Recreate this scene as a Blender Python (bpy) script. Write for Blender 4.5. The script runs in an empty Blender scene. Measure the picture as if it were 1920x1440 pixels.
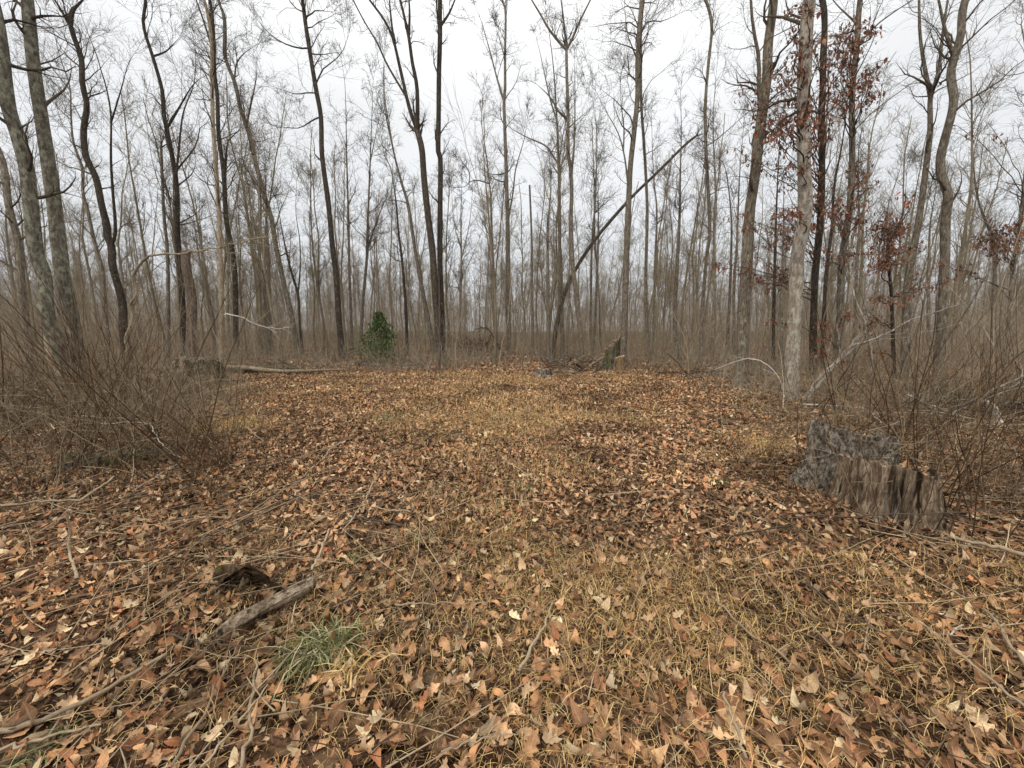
import bpy, math
import numpy as np
rng = np.random.default_rng(7)
SC = bpy.context.scene
COL = SC.collection

# ------------------------------------------------------------------ camera
EYE = 1.6
PITCH = math.radians(7.7)
FPX = 740.0                      # focal length in pixels of the 1920 px wide photograph
cd = bpy.data.cameras.new('camera'); cam = bpy.data.objects.new('camera', cd); COL.objects.link(cam)
cam.location = (0, 0, EYE); cam.rotation_euler = (math.pi / 2 - PITCH, 0, 0)
cd.sensor_width = 36.0; cd.lens = 36.0 * FPX / 1920.0; cd.clip_start = 0.05; cd.clip_end = 2000
SC.camera = cam

# ------------------------------------------------------------------ sky, sun, exposure
SUN_EL, SUN_AZ = math.radians(48), math.radians(215)
w = bpy.data.worlds.new('World'); SC.world = w; w.use_nodes = True
nt = w.node_tree; nt.nodes.clear()
def wn(t): return nt.nodes.new(t)
out = wn('ShaderNodeOutputWorld'); mixs = wn('ShaderNodeMixShader'); bg1 = wn('ShaderNodeBackground'); bg2 = wn('ShaderNodeBackground')
sky = wn('ShaderNodeTexSky'); sky.sky_type = 'NISHITA'; sky.sun_disc = False
sky.sun_elevation = SUN_EL; sky.sun_rotation = SUN_AZ
tc = wn('ShaderNodeTexCoord'); sep = wn('ShaderNodeSeparateXYZ'); ramp = wn('ShaderNodeValToRGB')
cl = wn('ShaderNodeTexNoise'); cl.inputs['Scale'].default_value = 2.2; cl.inputs['Detail'].default_value = 5; cl.inputs['Roughness'].default_value = .45
mp = wn('ShaderNodeMapping'); mp.inputs['Scale'].default_value = (1, 1, 2.2)
mul = wn('ShaderNodeMapRange'); mul.inputs['From Min'].default_value = .3; mul.inputs['From Max'].default_value = .7
mul.inputs['To Min'].default_value = .93; mul.inputs['To Max'].default_value = 1.05
vm = wn('ShaderNodeVectorMath'); vm.operation = 'SCALE'
e = ramp.color_ramp.elements
e[0].position = 0.0; e[0].color = (.65, .68, .72, 1)
e[1].position = 1.0; e[1].color = (1.65, 1.65, 1.62, 1)
x = ramp.color_ramp.elements.new(.16); x.color = (.75, .775, .805, 1)
x = ramp.color_ramp.elements.new(.45); x.color = (.89, .90, .91, 1)
L = nt.links.new
L(tc.outputs['Generated'], sep.inputs[0]); L(sep.outputs['Z'], ramp.inputs[0])
L(tc.outputs['Generated'], mp.inputs[0]); L(mp.outputs[0], cl.inputs['Vector']); L(cl.outputs['Fac'], mul.inputs['Value'])
L(ramp.outputs[0], vm.inputs[0]); L(mul.outputs[0], vm.inputs['Scale'])
L(sky.outputs[0], bg1.inputs[0]); bg1.inputs[1].default_value = .1
L(vm.outputs[0], bg2.inputs[0]); bg2.inputs[1].default_value = 1.0
mixs.inputs[0].default_value = .95
L(bg1.outputs[0], mixs.inputs[1]); L(bg2.outputs[0], mixs.inputs[2]); L(mixs.outputs[0], out.inputs[0])
sl = bpy.data.lights.new('sun', 'SUN'); so = bpy.data.objects.new('sun', sl); COL.objects.link(so)
sl.energy = 1.5; sl.angle = math.radians(10); sl.color = (1, .93, .83)
so.rotation_euler = (math.pi / 2 - SUN_EL, 0, math.radians(180) - SUN_AZ + math.radians(0))
SC.view_settings.view_transform = 'Standard'; SC.view_settings.look = 'None'
SC.view_settings.exposure = 0.2; SC.view_settings.gamma = 1; SC.view_settings.use_curve_mapping = False
SC.cycles.max_bounces = 5; SC.cycles.diffuse_bounces = 2; SC.cycles.transparent_max_bounces = 4

# ------------------------------------------------------------------ geometry helpers
CP, SP = math.cos(PITCH), math.sin(PITCH)
def ray(px, py):
    a = (px - 960) / FPX; b = (720 - py) / FPX
    return np.array([a, CP + b * SP, -SP + b * CP])
def at(px, py, Y):                 # world point seen at a pixel of the photograph, Y metres ahead
    d = ray(px, py); return np.array([0, 0, EYE]) + d * (Y / d[1])
def _h(i, j, k):
    n = (i * 374761393 + j * 668265263 + k * 1274126177) & 0xffffffff
    n = ((n ^ (n >> 13)) * 1274126177) & 0xffffffff
    return ((n ^ (n >> 16)) & 0xffff) / 65535.0
def vnoise(p):                     # value noise, p (...,3) -> 0..1
    p = np.asarray(p, float); f = np.floor(p); i = f.astype(np.int64); u = p - f; u = u * u * (3 - 2 * u)
    r = 0
    for a in (0, 1):
        for b in (0, 1):
            for c in (0, 1):
                wgt = (u[..., 0] if a else 1 - u[..., 0]) * (u[..., 1] if b else 1 - u[..., 1]) * (u[..., 2] if c else 1 - u[..., 2])
                r = r + wgt * _h(i[..., 0] + a, i[..., 1] + b, i[..., 2] + c)
    return r
def v2(x, y, s, seed=0):
    return vnoise(np.stack([np.asarray(x, float) * s, np.asarray(y, float) * s, np.full(np.shape(x), seed + .5)], -1))
def gz(x, y):                      # height of the ground
    x = np.asarray(x, float); y = np.asarray(y, float)
    far = np.clip((y - 16) / 30, 0, 1)
    return (v2(x, y, 1.0, 3) - .5) * .06 + (v2(x, y, .35, 5) - .5) * (.10 + .5 * far) + .035 * np.clip(np.abs(x) - 5, 0, 40) * np.clip((y - 5) / 10, 0, 1) * .6
def gnd(px, py, lift=0.0):         # where the view through a pixel meets the ground
    d = ray(px, py); t = EYE / -d[2]
    for _ in range(6):
        p = d * t; t = (EYE - float(gz(p[0], p[1])) - lift) / -d[2]
    p = d * t; return np.array([p[0], p[1], float(gz(p[0], p[1])) + lift])
def project(p):                    # pixel of a world point
    q = np.asarray(p, float) - np.array([0, 0, EYE]); z = q[..., 1] * CP - q[..., 2] * SP; u = q[..., 1] * SP + q[..., 2] * CP
    return np.stack([960 + FPX * q[..., 0] / z, 720 - FPX * u / z], -1)
def onground(px, Y, lift=0.0):
    x = (px - 960) / FPX * Y * 1.0; return np.array([x, Y, float(gz(x, Y)) + lift])
def unit(v): return v / np.maximum(np.linalg.norm(v, axis=-1, keepdims=True), 1e-9)

def make_mesh(name, parts, uv=None, smooth=True):
    """parts: list of (V, F) with F (m,3) or (m,4)"""
    me = bpy.data.meshes.new(name)
    off = 0; Vs = []; Ls = []; St = []; To = []; k0 = 0
    for V, F in parts:
        if len(V) == 0: continue
        F = np.asarray(F, np.int64); k = F.shape[1]
        Vs.append(np.asarray(V, np.float32)); Ls.append((F + off).ravel())
        St.append(k0 + np.arange(len(F)) * k); To.append(np.full(len(F), k)); k0 += F.size; off += len(V)
    V = np.concatenate(Vs); Lp = np.concatenate(Ls).astype(np.int32); S = np.concatenate(St).astype(np.int32); T = np.concatenate(To).astype(np.int32)
    me.vertices.add(len(V)); me.vertices.foreach_set('co', V.ravel())
    me.loops.add(len(Lp)); me.loops.foreach_set('vertex_index', Lp)
    me.polygons.add(len(S)); me.polygons.foreach_set('loop_start', S)
    try: me.polygons.foreach_set('loop_total', T)
    except Exception: pass
    me.polygons.foreach_set('use_smooth', np.full(len(S), smooth, dtype=bool))
    if uv is not None:
        ul = me.uv_layers.new(name='UVMap'); ul.data.foreach_set('uv', np.asarray(uv, np.float32)[Lp].ravel())
    me.update(calc_edges=True); me.validate()
    return me
def obj(name, me, m=None, parent=None, label=None, cat=None, group=None, kind=None, loc=None):
    o = bpy.data.objects.new(name, me); COL.objects.link(o)
    if m is not None and me is not None and len(me.materials) == 0: me.materials.append(m)
    if parent is not None: o.parent = parent
    if loc is not None: o.location = loc
    if label: o['label'] = label
    if cat: o['category'] = cat
    if group: o['group'] = group
    if kind: o['kind'] = kind
    return o
def empty(name, loc, label, cat, group=None):
    o = bpy.data.objects.new(name, None); COL.objects.link(o); o.location = loc; o.empty_display_size = .2
    o['label'] = label; o['category'] = cat
    if group: o['group'] = group
    return o

def tube(P, R, s, rough=0.0, seed=0, fr=6.0, stretch=.35):
    """P (M,n,3), R (M,n) -> V, F; rough = share of the radius moved in and out by noise"""
    P = np.asarray(P, float); R = np.asarray(R, float)
    if P.ndim == 2: P = P[None]
    R = R.reshape(P.shape[:2])
    M, n, _ = P.shape
    T = unit(np.gradient(P, axis=1)); mt = np.abs(T.mean(1))
    ref = np.zeros((M, 3)); ref[np.arange(M), np.argmin(mt, 1)] = 1
    N1 = unit(ref[:, None] - (ref[:, None] * T).sum(-1, keepdims=True) * T); N2 = np.cross(T, N1)
    a = np.arange(s) / s * 2 * np.pi
    dirs = np.cos(a)[None, None, :, None] * N1[:, :, None] + np.sin(a)[None, None, :, None] * N2[:, :, None]
    r = R[:, :, None] * np.ones(s)
    if rough:
        q = P[:, :, None] + dirs * R[:, :, None, None]
        q = q * np.array([fr, fr, fr * stretch]) + seed * 7.3
        r = r * (1 + rough * 2 * (vnoise(q) - .5) + rough * (vnoise(q * 2.3) - .5))
    V = P[:, :, None] + dirs * r[..., None]
    i = np.arange(M)[:, None, None] * n * s; j = np.arange(n - 1)[None, :, None] * s; k = np.arange(s)[None, None]
    k2 = (k + 1) % s
    F = np.stack([i + j + k, i + j + k2, i + j + s + k2, i + j + s + k], -1).reshape(-1, 4)
    return V.reshape(-1, 3), F
def resample(P, n):                # Catmull-Rom through the points, n even samples
    P = np.asarray(P, float); m = len(P)
    if m == 2: t = np.linspace(0, 1, n)[:, None]; return P[0] * (1 - t) + P[1] * t
    Q = np.vstack([2 * P[0] - P[1], P, 2 * P[-1] - P[-2]]); o = []
    for i in range(m - 1):
        p0, p1, p2, p3 = Q[i:i + 4]; t = np.linspace(0, 1, 12, endpoint=False)[:, None]
        o.append(.5 * (2 * p1 + (p2 - p0) * t + (2 * p0 - 5 * p1 + 4 * p2 - p3) * t ** 2 + (3 * p1 - p0 - 3 * p2 + p3) * t ** 3))
    o = np.vstack(o + [P[-1:]]); s = np.r_[0, np.cumsum(np.linalg.norm(np.diff(o, axis=0), axis=1))]
    u = np.linspace(0, s[-1], n)
    return np.stack([np.interp(u, s, o[:, c]) for c in range(3)], 1)
def grow(S, D, Ln, n, wig, up):    # M crooked polylines of n+1 points
    M = len(S); P = np.empty((M, n + 1, 3)); P[:, 0] = S; d = unit(D)
    for i in range(n):
        d = unit(d + rng.normal(0, wig, (M, 3)) + np.array([0, 0, up]))
        P[:, i + 1] = P[:, i] + d * (Ln / n)[:, None]
    return P
def pick(P, R, k, t0, t1=.97):     # k start points along each parent polyline
    M, n, _ = P.shape
    t = np.sort(rng.uniform(t0, t1, (M, k)), 1) * (n - 1); i = np.minimum(t.astype(int), n - 2); f = (t - i)[..., None]
    m = np.arange(M)[:, None]
    S = P[m, i] * (1 - f) + P[m, i + 1] * f; D = unit(P[m, i + 1] - P[m, i]); r = R[m, i] * (1 - f[..., 0]) + R[m, i + 1] * f[..., 0]
    return S.reshape(-1, 3), D.reshape(-1, 3), r.ravel(), (t / (n - 1)).ravel()
def fork_dirs(D, ang, sd=.2):
    q = rng.normal(0, 1, D.shape); q = unit(q - (q * D).sum(-1, keepdims=True) * D)
    a = np.abs(rng.normal(ang, sd, len(D)))[:, None]
    return np.cos(a) * D + np.sin(a) * q
def taper(r0, r1, n): return r0[:, None] + (r1 - r0)[:, None] * (np.linspace(0, 1, n)[None] ** .8)
def crown(S, D, Ln, R, rmin, k2=5, k3=5, up=.10, seg=(6, 4, 3), sides=(5, 3, 3), wig=.22):
    """limbs from given starts, each with side branches and twigs"""
    o = []
    A = grow(S, D, Ln, seg[0], wig, up); RA = taper(np.maximum(R, rmin * 1.5), np.full(len(S), rmin), seg[0] + 1)
    o.append(tube(A, RA, sides[0]))
    if k2:
        s, d, r, t = pick(A, RA, k2, .18); ln = np.repeat(Ln, k2) * rng.uniform(.3, .62, len(s)) * (1.15 - .5 * t)
        B = grow(s, fork_dirs(d, .75, .22), ln, seg[1], wig * 1.2, up); RB = taper(np.maximum(r * .55, rmin), np.full(len(s), rmin * .8), seg[1] + 1)
        o.append(tube(B, RB, sides[1]))
        if k3:
            s, d, r, t = pick(B, RB, k3, .2); l3 = np.repeat(ln, k3) * rng.uniform(.35, .9, len(s))
            C = grow(s, fork_dirs(d, .7, .25), l3, seg[2], wig * 1.3, up * .8)
            o.append(tube(C, taper(np.full(len(s), rmin * .8), np.full(len(s), rmin * .5), seg[2] + 1), sides[2]))
            s, d, r, t = pick(A, RA, k3, .3); l3 = np.repeat(Ln, k3) * rng.uniform(.12, .25, len(s))
            C = grow(s, fork_dirs(d, .8, .25), l3, seg[2], wig * 1.3, up * .8)
            o.append(tube(C, taper(np.full(len(s), rmin * .8), np.full(len(s), rmin * .5), seg[2] + 1), sides[2]))
    return o

# ------------------------------------------------------------------ materials
class N:
    def __init__(s, name, rough=.85, spec=.25):
        s.m = bpy.data.materials.new(name); s.m.use_nodes = True; s.t = s.m.node_tree; s.b = s.t.nodes['Principled BSDF']
        s.b.inputs['Roughness'].default_value = rough; s.b.inputs['Specular IOR Level'].default_value = spec * .15
    def new(s, t, **k):
        n = s.t.nodes.new(t)
        for a, v in k.items():
            if a in n.inputs: n.inputs[a].default_value = v
            else: setattr(n, a, v)
        return n
    def l(s, a, b): s.t.links.new(a, b)
    def coord(s, kind='Object', scale=(1, 1, 1)):
        c = s.new('ShaderNodeTexCoord'); m = s.new('ShaderNodeMapping'); m.inputs['Scale'].default_value = scale
        s.l(c.outputs[kind], m.inputs[0]); return m.outputs[0]
    def noise(s, vec, scale, detail=4, rough=.6):
        n = s.new('ShaderNodeTexNoise'); n.inputs['Scale'].default_value = scale; n.inputs['Detail'].default_value = detail; n.inputs['Roughness'].default_value = rough
        if vec is not None: s.l(vec, n.inputs['Vector'])
        return n.outputs['Fac']
    def ramp(s, fac, stops, interp='LINEAR'):
        r = s.new('ShaderNodeValToRGB'); r.color_ramp.interpolation = interp; el = r.color_ramp.elements
        while len(el) > 1: el.remove(el[-1])
        el[0].position = stops[0][0]; el[0].color = (*stops[0][1], 1)
        for p, c in stops[1:]: q = el.new(p); q.color = (*c, 1)
        s.l(fac, r.inputs[0]); return r.outputs[0]
    def mix(s, f, a, b, mode='MIX'):
        m = s.new('ShaderNodeMix', data_type='RGBA', blend_type=mode)
        if isinstance(f, (int, float)): m.inputs[0].default_value = f
        else: s.l(f, m.inputs[0])
        for i, v in ((6, a), (7, b)):
            if isinstance(v, tuple): m.inputs[i].default_value = (*v, 1)
            else: s.l(v, m.inputs[i])
        return m.outputs[2]
    def rng(s, v, a, b, c, d):
        m = s.new('ShaderNodeMapRange'); s.l(v, m.inputs[0])
        for i, x in enumerate((a, b, c, d)): m.inputs[1 + i].default_value = x
        return m.outputs[0]
    def bump(s, h, strength, dist=.02):
        b = s.new('ShaderNodeBump'); b.inputs['Strength'].default_value = strength; b.inputs['Distance'].default_value = dist
        s.l(h, b.inputs['Height']); s.l(b.outputs[0], s.b.inputs['Normal'])
    def color(s, c): s.l(c, s.b.inputs['Base Color'])
def bark(name, dark, mid, light, lichen=None, amount=.5, fr=1.0, bump=.9):
    n = N(name); v = n.coord('Object', (30 * fr, 30 * fr, 5 * fr)); a = n.noise(v, 1, 6, .75)
    v2_ = n.coord('Object', (7, 7, 2.5)); b = n.noise(v2_, 1, 5, .6)
    c = n.ramp(a, [(.36, dark), (.5, mid), (.66, light)])
    oi = n.new('ShaderNodeObjectInfo')
    c = n.mix(n.rng(b, .3, .7, 0, .45), c, mid)
    if lichen:
        v3 = n.coord('Object', (11, 11, 7)); g = n.noise(v3, 1, 6, .7)
        c = n.mix(n.rng(g, .62 - amount * .25, .70 - amount * .15, 0, .85), c, lichen)
    c = n.mix(1.0, c, n.ramp(oi.outputs['Random'], [(0, (.78, .78, .78)), (1, (1.15, 1.13, 1.1))]), 'MULTIPLY')
    n.color(c); n.bump(a, bump, .03); return n.m
M_BARK = bark('bark_grey', (.032, .025, .018), (.17, .14, .106), (.36, .31, .245), (.36, .35, .26), .32, bump=1)
M_DARK = bark('bark_dark', (.016, .012, .009), (.06, .047, .035), (.14, .115, .088), (.22, .21, .15), .2, bump=1)
M_LICH = bark('bark_lichen', (.035, .028, .02), (.14, .12, .09), (.27, .24, .19), (.34, .335, .25), .62, bump=1)
M_PALE = bark('bark_pale', (.06, .045, .033), (.27, .225, .178), (.56, .49, .41), (.50, .48, .40), .55, bump=1)
M_TAN = bark('bark_tan', (.09, .066, .045), (.32, .25, .17), (.52, .43, .31), (.46, .43, .31), .3, bump=1)
M_RED = bark('bark_reddish', (.035, .026, .02), (.15, .11, .083), (.27, .21, .163), (.30, .27, .2), .2, bump=1)
def plain(name, cols, attr='isl', rough=.8, sc=9, spec=.2):
    n = N(name, rough, spec)
    if attr == 'isl': r = n.new('ShaderNodeNewGeometry').outputs['Random Per Island']
    else: r = n.new('ShaderNodeObjectInfo').outputs['Random']
    k = len(cols) - 1
    c = n.ramp(r, [(i / max(k, 1), q) for i, q in enumerate(cols)])
    v = n.coord('Object', (1, 1, 1)); z = n.noise(v, sc, 4, .65)
    c = n.mix(1.0, c, n.ramp(z, [(.25, (.6, .6, .6)), (.75, (1.35, 1.33, 1.3))]), 'MULTIPLY')
    n.color(c); return n.m
M_TWIG = plain('twig_bark', [(0.04, 0.0301, 0.0211), (0.08, 0.0611, 0.0431), (0.13, 0.102, 0.0722)])
M_CANE = plain('cane', [(0.0368, 0.02, 0.012), (0.0945, 0.055, 0.031), (0.168, 0.115, 0.0671), (0.0525, 0.03, 0.0172), (0.284, 0.205, 0.125), (0.0735, 0.042, 0.0241)])
M_STICK = plain('dry_stick', [(.08, .055, .036), (.30, .225, .14), (.50, .40, .27), (.18, .13, .085), (.05, .034, .023), (.40, .30, .19)])
M_WHITE = plain('bleached_wood', [(.42, .38, .32), (.58, .54, .47)], 'obj')
M_BRUSH = plain('brush_twigs', [(0.0832, 0.058, 0.0361), (0.208, 0.155, 0.0989), (0.333, 0.26, 0.172), (0.052, 0.035, 0.0215), (0.478, 0.39, 0.267), (0.125, 0.085, 0.0516)])
M_FAR = plain('distant_bark', [(0.144, 0.118, 0.0792), (0.231, 0.19, 0.129), (0.317, 0.266, 0.183)], 'isl', .9, 2)
# ------------------------------------------------------------------ ground
def clearing(x, y):                # 1 inside the open leaf-covered clearing, 0 in the thickets and the wood
    l = np.interp(y, [0, 2, 3.3, 4.2, 6, 8, 14, 16], [-9, -5.5, -3.6, -3.3, -4.9, -6.6, -10, -11.5])
    r = np.interp(y, [0, 2, 3.0, 3.6, 5, 8.5, 14], [9, 5.5, 3.4, 2.9, 3.9, 6.2, 6.9])
    return np.clip((x - l) / .8, 0, 1) * np.clip((r - x) / .8, 0, 1) * np.clip((15.8 - y) / 1.2, 0, 1)
xh = np.r_[np.arange(0, 13, .2), 13 + (np.linspace(0, 1, 60)[1:] ** 2.2) * 250]
gx = np.r_[-xh[:0:-1], xh]
gy = np.r_[np.arange(-8, 0, .5), np.arange(0, 19, .2), 19 + (np.linspace(0, 1, 90)[1:] ** 2.2) * 460]
X, Yg = np.meshgrid(gx, gy); Zg = gz(X, Yg)
V = np.stack([X, Yg, Zg], -1).reshape(-1, 3); nx, ny = len(gx), len(gy)
a = (np.arange(ny - 1)[:, None] * nx + np.arange(nx - 1)[None]).ravel()
F = np.stack([a, a + 1, a + nx + 1, a + nx], 1)
n = N('forest_floor', .95, .1)
v = n.coord('Object'); big = n.noise(v, .35, 4); mid = n.noise(v, 3.0, 5, .65)
vo = n.new('ShaderNodeTexVoronoi', Scale=15.0); vo.inputs['Randomness'].default_value = 1
ds = n.new('ShaderNodeTexNoise', Scale=9.0); mx = n.new('ShaderNodeMix', data_type='VECTOR'); mx.inputs[0].default_value = .06
n.l(v, mx.inputs[4]); n.l(v, ds.inputs['Vector']); n.l(ds.outputs['Color'], mx.inputs[5]); n.l(mx.outputs[1], vo.inputs['Vector'])
sp = n.new('ShaderNodeSeparateColor'); n.l(vo.outputs['Color'], sp.inputs[0])
c = n.ramp(sp.outputs[0], [(0, (.05, .028, .016)), (.25, (.13, .07, .038)), (.5, (.22, .125, .066)), (.75, (.31, .19, .105)), (1, (.17, .115, .075))])
c = n.mix(n.rng(vo.outputs['Distance'], .35, .75, 0, .8), c, (.022, .013, .008))
c = n.mix(n.rng(mid, .4, .7, 0, .6), c, (.05, .031, .019))
n.color(c); n.bump(vo.outputs['Distance'], .6, .03)
ground = obj('ground', make_mesh('ground', [(V, F)]), n.m, kind='structure')
ground['label'] = 'leaf covered forest floor'

# ------------------------------------------------------------------ fallen leaves
def leaf_template(kind, K, bend, fold, twist, seed):
    r = np.random.default_rng(seed); u = np.linspace(0, 1, K)
    w = np.sin(np.pi * np.clip(u, .02, .985) ** (.85 if kind != 2 else 1.1)) ** .8
    if kind == 0: w = w * .28 * (.80 + .34 * np.cos(2 * np.pi * (3.6 * u + .15 * seed)))      # lobed oak
    elif kind == 1: w = w * .22 * (1 + .09 * np.where(np.arange(K) % 2, 1, -1))                # scalloped chestnut oak
    else: w = w * .25                                                                          # plain oval
    w = w * (1 + r.normal(0, .05, K)); w[0] = .012; w[-1] = .015
    y = u - .5
    cols = []
    for sgn, q in ((-1, 1.0), (0, 0), (1, 1.0)):
        xx = sgn * w * q + .05 * np.sin(u * 3 + seed)
        zz = bend * (u - .5) ** 2 * 2 + fold * (np.abs(xx) / .33) ** 1.5 * .33 + twist * xx * (u - .5) * 2
        if K > 5: zz = zz + r.normal(0, .018, K)
        cols.append(np.stack([xx, y, zz], 1))
    V = np.stack(cols, 1).reshape(-1, 3); UV = np.stack([np.tile([0., .5, 1.], K), np.repeat(u, 3)], 1)
    i = np.arange(K - 1)[:, None] * 3 + np.arange(2)[None]; i = i.ravel()
    return V, np.stack([i, i + 1, i + 4, i + 3], 1), UV
def rot(yaw, tx, ty):
    cz, sz = np.cos(yaw), np.sin(yaw); cx, sx = np.cos(tx), np.sin(tx); cy, sy = np.cos(ty), np.sin(ty); o = np.ones_like(yaw); z = np.zeros_like(yaw)
    Rz = np.stack([cz, -sz, z, sz, cz, z, z, z, o], -1).reshape(-1, 3, 3); Rx = np.stack([o, z, z, z, cx, -sx, z, sx, cx], -1).reshape(-1, 3, 3)
    Ry = np.stack([cy, z, sy, z, o, z, -sy, z, cy], -1).reshape(-1, 3, 3); return Rz @ Rx @ Ry
def scatter(tpl, pos, R, s):
    V, F, UV = tpl; M = len(pos); nv = len(V)
    W = np.einsum('mij,vj->mvi', R, V) * s[:, None, None] + pos[:, None]
    return W.reshape(-1, 3), (F[None] + (np.arange(M) * nv)[:, None, None]).reshape(-1, F.shape[1]), np.tile(UV, (M, 1))
def leaf_mat(name, attr, cols):
    n = N(name, .62, .3)
    r = n.new('ShaderNodeNewGeometry').outputs['Random Per Island'] if attr == 'isl' else n.new('ShaderNodeObjectInfo').outputs['Random']
    k = len(cols) - 1; c = n.ramp(r, [(i / k, q) for i, q in enumerate(cols)])
    v = n.coord('Object'); z = n.noise(v, 28, 5, .7); c = n.mix(n.rng(z, .45, .75, 0, .6), c, (.10, .052, .028))
    wet = n.noise(v, .8, 4, .6); c = n.mix(1.0, c, n.ramp(wet, [(.36, (.45, .43, .42)), (.5, (.95, .94, .92)), (.66, (1.4, 1.36, 1.3))]), 'MULTIPLY')
    uv = n.new('ShaderNodeTexCoord'); s = n.new('ShaderNodeSeparateXYZ'); n.l(uv.outputs['UV'], s.inputs[0])
    m = n.new('ShaderNodeMath', operation='SUBTRACT'); n.l(s.outputs[0], m.inputs[0]); m.inputs[1].default_value = .5
    ab = n.new('ShaderNodeMath', operation='ABSOLUTE'); n.l(m.outputs[0], ab.inputs[0])
    c = n.mix(n.rng(ab.outputs[0], .02, .06, .5, 0), c, (.45, .31, .19))
    a1 = n.new('ShaderNodeMath', operation='MULTIPLY_ADD'); n.l(ab.outputs[0], a1.inputs[0]); a1.inputs[1].default_value = -3.2
    a2 = n.new('ShaderNodeMath', operation='MULTIPLY'); n.l(s.outputs[1], a2.inputs[0]); a2.inputs[1].default_value = 8; n.l(a2.outputs[0], a1.inputs[2])
    fr = n.new('ShaderNodeMath', operation='PINGPONG'); n.l(a1.outputs[0], fr.inputs[0]); fr.inputs[1].default_value = .5
    c = n.mix(n.rng(fr.outputs[0], .0, .09, .35, 0), c, (.05, .026, .014))
    bf = n.new('ShaderNodeNewGeometry').outputs['Backfacing']
    c = n.mix(bf, c, n.mix(.4, c, (.42, .31, .21)))
    n.color(c); n.bump(fr.outputs[0], .25, .004); return n.m
LEAFCOLS = [(0.133, 0.0663, 0.0349), (0.534, 0.305, 0.155), (0.294, 0.152, 0.0747), (0.734, 0.478, 0.274), (0.2, 0.103, 0.0535), (0.628, 0.325, 0.15), (0.442, 0.265, 0.155), (0.0936, 0.0478, 0.0274),
            (0.8, 0.583, 0.361), (0.253, 0.119, 0.0573), (0.642, 0.398, 0.224), (0.36, 0.199, 0.11), (0.534, 0.219, 0.0996), (0.12, 0.061, 0.0374), (0.8, 0.663, 0.424), (0.468, 0.251, 0.124), (0.0802, 0.0424, 0.0249), (0.401, 0.193, 0.0996), (0.588, 0.357, 0.205), (0.16, 0.0861, 0.0499)]  # range widened: darkest and palest tones also mimic gap shade and highlights
OLDGAPCOLS = [(.024, .014, .009), (.08, .042, .024), (.045, .025, .016), (.13, .072, .042), (.03, .018, .012), (.065, .036, .022), (.17, .10, .06)]  # old leaves, darkened so their colour stands in for shade in the gaps
M_OLDGAPLEAF = leaf_mat('decayed_leaf_gap_shade', 'isl', OLDGAPCOLS)
M_LEAF = leaf_mat('dry_leaf_litter', 'isl', LEAFCOLS); M_LEAF1 = leaf_mat('dry_leaf', 'obj', LEAFCOLS)
near_t = [leaf_template(k % 3, 13, b, f, t, 10 + k) for k, (b, f, t) in enumerate([(.5, .35, .4), (.8, -.25, .6), (-.6, .4, -.5), (.25, .65, .2), (-.4, -.45, .7), (1.1, .2, -.4), (.4, .9, .4), (-.8, .3, .2), (1.4, .3, .5)])]
mid_t = [leaf_template(k % 3, 5, b, f, t, 30 + k) for k, (b, f, t) in enumerate([(.3, .35, .2), (.6, -.2, .4), (-.5, .3, -.3), (.2, .6, .1), (.8, .3, .3)])]
far_t = [leaf_template(2, 3, b, f, t, 50 + k) for k, (b, f, t) in enumerate([(.5, .4, .3), (-.5, .4, -.3), (.3, .7, .2)])]
def scatter_set(tpls, x, y, smin, smax, tilt, lift, up=.028):
    M = len(x); P = np.stack([x, y, gz(x, y) + lift + rng.uniform(0, up, M)], 1)
    R = rot(rng.uniform(0, 6.28, M), rng.normal(0, tilt, M), rng.normal(0, tilt, M)); s = rng.uniform(smin, smax, M)
    which = rng.integers(0, len(tpls), M); parts = []; uvs = []
    for k, t in enumerate(tpls):
        q = which == k
        if q.any(): Vq, Fq, U = scatter(t, P[q], R[q], s[q]); parts.append((Vq, Fq)); uvs.append(U)
    return parts, np.vstack(uvs)
def wedge(Y0, Y1, dens, pad=.6):   # random ground points of the picture's wedge between two distances
    A = 1.36 * (Y1 ** 2 - Y0 ** 2) + 2 * pad * (Y1 - Y0); M = int(A * dens)
    y = np.sqrt(rng.uniform(Y0 ** 2, Y1 ** 2, M)); x = rng.uniform(-1, 1, M) * (1.36 * y + pad); return x, y
parts = []; uvs = []
tiny_t = [(np.array([[-.22, -.1, .12], [0, -.5, 0], [.22, .1, .16], [0, .5, .05]]), np.array([[0, 1, 2, 3]]), np.array([[0, .5], [.5, 0], [1, .5], [.5, 1.]])),
          (np.array([[-.34, 0, -.05], [.05, -.5, .1], [.32, -.05, -.1], [-.04, .5, .12]]), np.array([[0, 1, 2, 3]]), np.array([[0, .5], [.5, 0], [1, .5], [.5, 1.]]))]
def lay(tp, Y0, Y1, dens, s0, s1, tilt, lift, up=.028):
    x, y = wedge(Y0, Y1, dens); p, u = scatter_set(tp, x, y, s0, s1, tilt, lift, up); parts.extend(p); uvs.append(u)
lay(far_t, 1.0, 2.7, 420, .04, .11, .35, .0)
lay(tiny_t, 2.7, 5.4, 300, .05, .12, .35, .0)
lay(tiny_t, 5.4, 10, 150, .06, .12, .35, .0)
lay(tiny_t, 10, 17, 110, .07, .14, .35, .0)
obj('decayed_litter_gap_shade', make_mesh('decayed_litter_gap_shade', parts, np.vstack(uvs)), M_OLDGAPLEAF, ground, kind='stuff')  # lower leaf layer with the gap shade put into its colour
parts = []; uvs = []
lay(near_t, 1.0, 2.7, 330, .03, .10, .45, .012, .04)
lay(far_t, 1.0, 2.7, 650, .012, .045, .7, .012, .035)
lay(mid_t, 2.7, 5.4, 300, .035, .10, .55, .012, .035)
lay(tiny_t, 2.7, 5.4, 420, .02, .06, .7, .02, .03)
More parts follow.
